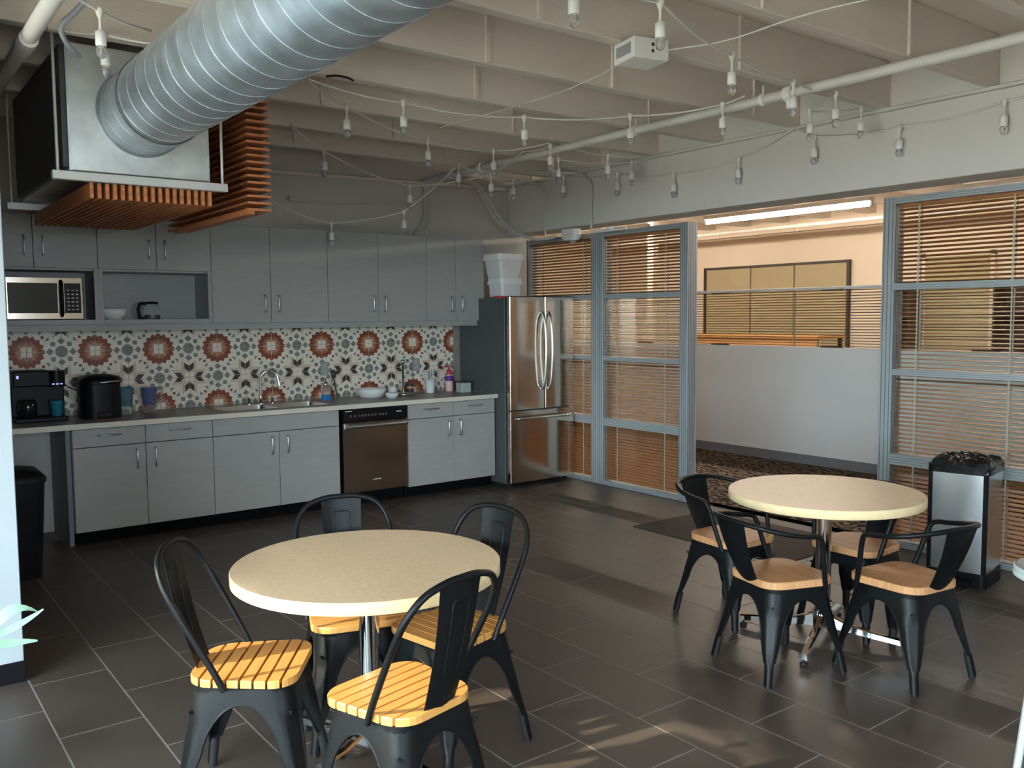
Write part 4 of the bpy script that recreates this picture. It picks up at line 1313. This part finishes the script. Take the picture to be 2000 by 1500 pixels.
string_light([(-0.307, -2.74, 2.88), (-0.157, -2.662, 2.84), (0.10, -2.46, 2.86)], (1,), 'string with a white bulb in front of the duct box nearest the camera')
string_light([(-0.269, -2.207, 2.87), (-0.04, -2.22, 2.88), (0.25, -2.30, 2.86)], (1,), 'string with a white bulb directly in front of the duct box')

# ------------------------------------------------------------------ tables


def table(loc, rz, label, r=0.46, h=0.73):
    t = thing('round_table', label, 'table', (*loc, 0), rz)
    seg = 72
    m = MB()
    m.lathe([(r - 0.003, h), (r, h - 0.003)], seg, capb=False, capt=False, mi=1)
    m.lathe([(r, h - 0.003), (r, h - 0.038), (r - 0.004, h - 0.041)], seg, mi=1, capb=False, capt=False)
    ring = [(math.cos(2 * math.pi * k / seg) * (r - 0.003), math.sin(2 * math.pi * k / seg) * (r - 0.003), h) for k in range(seg)]
    m.add(ring, [tuple(range(seg))], 0)
    low = [(x * (r - 0.004) / (r - 0.003), y * (r - 0.004) / (r - 0.003), h - 0.041) for x, y, _ in ring]
    m.add(low, [tuple(range(seg))[::-1]], 1)
    m.obj('table_top', ['table_top', 'table_edge'], t)
    MB().lathe([(0.10, h - 0.041), (0.10, h - 0.047), (0.038, h - 0.05), (0.036, h - 0.06), (0.036, 0.115)], 24, capb=True).obj('column', 'chrome', t)
    MB().lathe([(0.044, 0.075), (0.046, 0.08), (0.046, 0.145), (0.040, 0.15)], 20).obj('hub', 'chrome', t)
    for k in range(4):
        a = R(90 * k)
        m = MB()
        secs = [(0.03, 0.024, 0.07, 0.135), (0.12, 0.022, 0.062, 0.098), (0.22, 0.020, 0.050, 0.080), (0.40, 0.019, 0.032, 0.060)]
        vs = []
        for x, w, z0, z1 in secs: vs += [(x, -w, z0), (x, w, z0), (x, w * 0.9, z1 - 0.006), (x, w * 0.5, z1), (x, -w * 0.5, z1), (x, -w * 0.9, z1 - 0.006)]
        c_, s_ = math.cos(a), math.sin(a)
        vs = [(x * c_ - y * s_, x * s_ + y * c_, z) for x, y, z in vs]
        fs = [(i * 6 + q, i * 6 + (q + 1) % 6, (i + 1) * 6 + (q + 1) % 6, (i + 1) * 6 + q) for i in range(3) for q in range(6)]
        m.add(vs, fs).add(vs, [(5, 4, 3, 2, 1, 0), (18, 19, 20, 21, 22, 23)])
        arm = m.obj('base_arm', 'chrome', t)
        MB().lathe([(0.012, 0), (0.018, 0.004), (0.018, 0.014), (0.006, 0.018), (0.006, 0.036)], 10, o=(0.385 * c_, 0.385 * s_, 0)).obj('leveller', 'rubber', arm)
    return t


table((0.355, -3.925), R(12), 'round wood-topped table nearest the camera with slat-seat chairs around it', 0.463)
table((2.665, -4.20), R(22), 'round wood-topped table at the right among the low armchairs', 0.45)

# ------------------------------------------------------------------ chairs


def leg_mesh(sx, sy, zt=0.425, hs=0.155, splay_x=0.062, splay_y=0.052, back=False):
    """folded sheet leg: half of two apron arches running down to a narrow foot"""
    m = MB()
    apex, H = 0.375, 0.15
    rows = []
    zs = [zt, 0.40, apex, 0.372, 0.366, 0.355, 0.34, 0.32, 0.295, 0.265, 0.225, 0.18, 0.13, 0.105, 0.09, 0.05, 0.012]
    for z in zs:
        d = max(0.0, (zt - z) / zt)
        cxn, cyn = hs + splay_x * d, hs + splay_y * d
        if z >= apex: op = 0.0
        elif z > apex - H:
            q = (apex - z) / H
            op = math.sqrt(max(0, 1 - (1 - q) ** 2))
        else: op = 1.0
        wmin = 0.062 if z > 0.225 else (0.062 - (0.225 - z) / 0.12 * 0.030 if z > 0.105 else 0.024 - 0.004 * (0.105 - z) / 0.1)
        wx = (cxn) * (1 - op) + wmin * op
        wy = (cyn) * (1 - op) + wmin * op
        rc = min(0.05 * (1 - d) + 0.011, wx * 0.6, wy * 0.6)
        row = [(cxn - wx, cyn, z), (cxn - wx * 0.55 - rc * 0.45, cyn, z)]
        for a in (90, 68, 45, 22, 0):
            k = rc
            row.append((cxn - k + k * math.cos(R(a)), cyn - k + k * math.sin(R(a)), z))
        row += [(cxn, cyn - wy * 0.55 - rc * 0.45, z), (cxn, cyn - wy, z)]
        # pressed flute along the middle of the leg
        if 0.11 < z < 0.33:
            x_, y_, _ = row[4]
            row[4] = (x_ - 0.008, y_ - 0.008, z)
        rows.append([(sx * x, sy * y, zz) for x, y, zz in row])
    if sx * sy < 0: rows = [r_[::-1] for r_ in rows]
    m.sheet(rows, 0.0035)
    return m


def leg_foot(sx, sy, zt=0.425, hs=0.155, splay_x=0.062, splay_y=0.052):
    m = MB()
    def at(z):
        d = (zt - z) / zt
        return (sx * (hs + splay_x * d - 0.015), sy * (hs + splay_y * d - 0.015), z)
    m.tube([at(0.115), at(0.0)], 0.015, 10, rs=[0.0155, 0.0145])
    return m


def arch_trim(axis, s):
    """rolled edge along the arch between two legs"""
    hs, zt, apex, H = 0.155, 0.425, 0.375, 0.15
    pts = []
    n = 9
    for i in range(-n, n + 1):
        q = min(1.0, abs(i) / n)
        u = math.sin(q * math.pi / 2)
        z = apex - H * (1 - math.sqrt(max(0, 1 - u * u)))
        d = (zt - z) / zt
        hx = hs + (0.062 if axis == 'x' else 0.052) * d
        ho = hs + (0.052 if axis == 'x' else 0.062) * d
        w = (hx - 0.062) * u * (1 if i >= 0 else -1)
        pts.append((w, s * (ho + 0.001), z) if axis == 'x' else (s * (ho + 0.001), w, z))
    for sgn, end in ((1, -1), (-1, 0)):
        z = 0.11
        d = (zt - z) / zt
        hx = hs + (0.062 if axis == 'x' else 0.052) * d
        ho = hs + (0.052 if axis == 'x' else 0.062) * d
        p = ((sgn * (hx - 0.031)), s * ho, z) if axis == 'x' else (s * ho, sgn * (hx - 0.031), z)
        if end == -1: pts.append(p)
        else: pts.insert(0, p)
    return MB().tube(pts, 0.0042, 6)


def seat_outline():
    # slightly narrower at the back, rounded corners, front is +x
    base = rrect(0.345, 0.345, 0.08, 6)
    return [(x, y * (1.0 + 0.10 * x / 0.172)) for x, y in base]


def under_frame(t):
    for sx in (1, -1):
        for sy in (1, -1):
            l = leg_mesh(sx, sy).obj('leg', 'chair_metal', t)
            leg_foot(sx, sy).obj('foot', 'rubber', l)
    for ax in ('x', 'y'):
        for s in (1, -1): arch_trim(ax, s).obj('arch_edge', 'chair_metal', t)
    MB().prism(rrect(0.318, 0.318, 0.06, 6), 0.412, 0.432, smooth=True).obj('seat_pan', 'chair_metal', t)
    MB().tube([(-0.16, -0.16, 0.352), (0.16, 0.16, 0.352)], 0.005, 6).tube([(-0.16, 0.16, 0.346), (0.16, -0.16, 0.346)], 0.005, 6).box(-0.02, 0.02, -0.02, 0.02, 0.335, 0.36).obj('cross_brace', 'chair_metal', t)


def splat(w0, w1, x0, z0, x1, z1, emboss=True):
    m = MB()
    rows = []
    N = 10
    for i in range(N + 1):
        u = i / N
        w = w0 + (w1 - w0) * u
        x = x0 + (x1 - x0) * u - 0.012 * math.sin(math.pi * u)
        z = z0 + (z1 - z0) * u
        rows.append([(x - 0.012 * (1 - (2 * j / 6 - 1) ** 2) - 0.0, (j / 6 - 0.5) * w, z) for j in range(7)])
    m.sheet(rows, 0.0025)
    return m


def side_chair(loc, rz, label):
    t = thing('side_chair', label, 'chair', (*loc, 0), rz, 'slat seat chairs at the near table')
    under_frame(t)
    so = seat_outline()
    n = 8
    gap = 0.008
    x0, x1 = -0.1725, 0.1725
    for i in range(n):
        a = x0 + (x1 - x0) * i / n + (gap / 2 if i else 0)
        b = x0 + (x1 - x0) * (i + 1) / n - (gap / 2 if i < n - 1 else 0)
        p = clip(clip(so, 0, a, True), 0, b, False)
        c = ((a + b) / 2, 0)
        m = MB()
        q = [(c[0] + (x - c[0]) * 0.97, y * 0.985) for x, y in p]
        k = len(p)
        vs = [(x, y, 0.433) for x, y in p] + [(x, y, 0.453) for x, y in p] + [(x, y, 0.457) for x, y in q]
        m.add(vs, [tuple(range(k))[::-1], tuple(range(2 * k, 3 * k))])
        m.add(vs, [(r_ * k + j, r_ * k + (j + 1) % k, (r_ + 1) * k + (j + 1) % k, (r_ + 1) * k + j) for r_ in (0, 1) for j in range(k)])
        m.obj('seat_slat', 'seat_wood', t)
    MB().prism([(x * 0.95, y * 0.95) for x, y in so], 0.4325, 0.44).obj('gap_shade_board', 'seat_gap_shade', t)  # near-black layer under the slats, painting the shade in their gaps
    hoop = [(-0.045, -0.175, 0.425), (-0.08, -0.180, 0.50), (-0.165, -0.190, 0.66), (-0.215, -0.184, 0.755), (-0.245, -0.142, 0.82), (-0.258, -0.07, 0.846), (-0.26, 0, 0.85)]
    hoop = hoop + [(x, -y, z) for x, y, z in hoop[-2::-1]]
    MB().tube(catmull(hoop, 5), 0.0105, 10).obj('back_hoop', 'chair_metal', t)
    s = splat(0.125, 0.165, -0.155, 0.435, -0.255, 0.842).obj('back_splat', 'chair_metal', t)
    # pressed rectangle outline on the splat
    def on(u, y):
        w = 0.125 + 0.04 * u
        jj = y / (w / 2)
        return (-0.155 - 0.10 * u - 0.012 * math.sin(math.pi * u) - 0.012 * (1 - jj ** 2), y, 0.435 + 0.407 * u)
    pth = [on(0.30, -0.028), on(0.5, -0.030), on(0.7, -0.032), on(0.84, -0.033), on(0.87, -0.026), on(0.87, 0.026), on(0.84, 0.033), on(0.7, 0.032), on(0.5, 0.030), on(0.30, 0.028)]
    MB().tube(pth, 0.0032, 6).tube([(x + 0.0030, y, z) for x, y, z in pth], 0.0032, 6).obj('pressed_line', 'chair_metal', s)
    return t


def arm_chair(loc, rz, label):
    t = thing('arm_chair', label, 'chair', (*loc, 0), rz, 'low armchairs at the right table')
    under_frame(t)
    for c_ in t.children: c_.scale = (1, 1, 0.93)
    so = seat_outline()
    q = [(x * 0.98, y * 0.98) for x, y in so]
    k = len(so)
    vs = [(x * 0.99, y * 0.99, 0.4025) for x, y in so] + [(x, y, 0.406) for x, y in so] + [(x, y, 0.431) for x, y in so] + [(x, y, 0.435) for x, y in q]
    MB().add(vs, [tuple(range(k))[::-1], tuple(range(3 * k, 4 * k))]).add(vs, [(r_ * k + j, r_ * k + (j + 1) % k, (r_ + 1) * k + (j + 1) % k, (r_ + 1) * k + j) for r_ in (0, 1, 2) for j in range(k)]).obj('seat', 'seat_solid', t)
    rim = [(0.105, -0.182, 0.39), (0.075, -0.202, 0.50), (0.045, -0.222, 0.612), (0.015, -0.230, 0.638), (-0.04, -0.233, 0.645), (-0.14, -0.224, 0.662), (-0.225, -0.165, 0.682), (-0.268, -0.075, 0.694), (-0.278, 0, 0.697)]
    rim = rim + [(x, -y, z) for x, y, z in rim[-2::-1]]
    MB().tube(catmull(rim, 5), 0.0115, 10).obj('arm_rail', 'chair_metal', t)
    s = splat(0.130, 0.20, -0.155, 0.40, -0.268, 0.693).obj('back_splat', 'chair_metal', t)
    return t


side_chair((-0.045, -3.87), R(-35), 'slat seat chair left of the near table with its seat in the sun')
side_chair((0.225, -4.375), R(103), 'slat seat chair in front of the near table seen from behind')
side_chair((0.455, -3.62), R(-106), 'slat seat chair behind the near table with its backrest towards the kitchen')
side_chair((0.66, -3.985), R(190), 'slat seat chair right of the near table with its seat in shade')
arm_chair((2.60, -3.69), R(-92), 'low armchair behind the right table nearest the doorway mat')
arm_chair((2.225, -4.265), R(-15), 'low armchair left of the right table nearest the camera side')
arm_chair((2.605, -4.645), R(82), 'low armchair in front of the right table beside the steel bin')
arm_chair((2.97, -4.19), R(178), 'low armchair mostly hidden behind the right table')

# ------------------------------------------------------------------ steel bin with bag
t = thing('steel_bin', 'tall stainless steel waste bin with a black bag folded over the rim', 'bin', (4.185, -4.14, 0), R(10))
MB().prism(rrect(0.33, 0.33, 0.03, 4), 0.0, 0.085).box(-0.21, -0.15, -0.09, 0.09, 0.01, 0.05, c=0.008).obj('base', 'black_plastic', t)
MB().prism(rrect(0.32, 0.32, 0.02, 5), 0.085, 0.655, smooth=True).obj('body', 'steel_bin', t)
for y in (-0.148, 0.148): MB().box(-0.162, -0.145, y - 0.013, y + 0.013, 0.085, 0.655, c=0.003).obj('corner_strip', 'black_plastic', t)
MB().prism(rrect(0.335, 0.335, 0.03, 5), 0.655, 0.70, smooth=True).obj('rim', 'black_plastic', t)
m = MB()
NB = 30
vs = []
for i in range(NB + 1):
    for j in range(NB + 1):
        a_, b_ = 2 * i / NB - 1, 2 * j / NB - 1
        # square grid pulled to a rounded square that folds down over the rim
        e_ = max(abs(a_), abs(b_))
        k = 1 - 0.10 * (abs(a_) * abs(b_)) ** 3
        x, y = a_ * 0.178 * k, b_ * 0.178 * k
        p_ = Vector((x * 11, y * 11, 0.3))
        f_ = mnoise.turbulence(p_, 3, True, noise_basis='PERLIN_ORIGINAL') + 0.7 * abs(math.sin(9 * x + 31 * y + 4 * mnoise.noise(p_)))
        z = 0.712 + 0.030 * f_ * (1 - e_ ** 6)
        if e_ > 0.9: z = 0.712 - 0.05 * (e_ - 0.9) / 0.1
        w_ = 1 + (0.03 * mnoise.noise(p_ * 1.7) if e_ > 0.85 else 0)
        vs.append((x * w_, y * w_, z))
q_ = NB + 1
m.add(vs, [(i * q_ + j, (i + 1) * q_ + j, (i + 1) * q_ + j + 1, i * q_ + j + 1) for i in range(NB) for j in range(NB)])
m.obj('bin_bag', 'bag', t)

# ------------------------------------------------------------------ stool at the right edge and plant at the left edge
t = thing('stool', 'tall metal stool with round grey seat and pale legs at the right edge', 'stool', (2.065, -5.503, 0))
MB().lathe([(0.158, 0.712), (0.166, 0.717), (0.166, 0.730), (0.162, 0.733), (0.166, 0.736), (0.166, 0.745), (0.160, 0.75)], 32, capt=False).obj('seat_edge', 'stool_edge', t)
MB().lathe([(0.158, 0.725), (0.158, 0.7495)], 32).obj('seat', 'stool_top', t)
for k in range(4):
    a = R(143 + 90 * k)
    MB().tube([(0.075 * math.cos(a), 0.075 * math.sin(a), 0.715), (0.165 * math.cos(a), 0.165 * math.sin(a), 0.0)], 0.018, 10, rs=[0.016, 0.012]).obj('leg', 'stool_edge', t)
MB().tube([(0.105 * math.cos(R(a)), 0.105 * math.sin(R(a)), 0.32) for a in range(0, 360, 20)], 0.007, 8, closed=True).obj('foot_ring', 'stool_edge', t)

t = thing('potted_plant', 'potted plant with pale split green leaves at the left edge', 'plant', (-0.95, -3.25, 0))
MB().lathe([(0.12, 0), (0.13, 0.01), (0.165, 0.26), (0.17, 0.27), (0.155, 0.27), (0.15, 0.24)], 24, capt=False).obj('pot', 'pot', t)
MB().lathe([(0.148, 0.22), (0.148, 0.24)], 20).obj('soil', 'soil', t)


def leaf(base, tip, width, droop, fold=0.15, n=10):
    b, e = Vector(base), Vector(tip)
    d = e - b
    side = d.cross(Vector((0.3, -0.8, 0.55))).normalized()
    rows = []
    for i in range(n + 1):
        u = i / n
        c = b + d * u
        c.z += droop * 4 * u * (1 - u) - droop * u * u * 0.5
        w = width * (math.sin(math.pi * min(1, u * 0.92 + 0.06)) ** 0.8) * (1 - 0.25 * u) + 0.0015
        rows.append([c + side * w * s_ + Vector((0, 0, fold * w * abs(s_))) for s_ in (-1, -0.5, 0, 0.5, 1)])
    return MB().sheet(rows, 0.0012)


# leaves that reach into the picture, then the rest of the plant
for b_, e_, w_, dr in (((0.20, 0.03, 0.47), (0.385, 0.05, 0.575), 0.020, 0.055), ((0.19, 0.03, 0.49), (0.40, 0.05, 0.550), 0.013, -0.012),
                       ((0.12, 0.0, 0.46), (0.375, 0.04, 0.455), 0.018, 0.01)):
    leaf(b_, e_, w_, dr).obj('leaf', 'leaf', t)
for k in range(9):
    a = R(60 + 34 * k)
    if -70 < (math.degrees(a) + 180) % 360 - 180 < 40: continue
    rr = 0.30 + 0.06 * (k % 3)
    leaf((0.03 * math.cos(a), 0.03 * math.sin(a), 0.30), (rr * math.cos(a), rr * math.sin(a), 0.45 + 0.1 * (k % 4)), 0.03, 0.05).obj('leaf', 'leaf', t)
for e_ in ((0.20, 0.03, 0.48), (0.12, 0.0, 0.46), (-0.05, 0.08, 0.5)):
    MB().tube(catmull([(0, 0, 0.24), (e_[0] * 0.4, e_[1] * 0.4, 0.40), e_], 4), 0.006, 6).obj('stem', 'leaf', t)
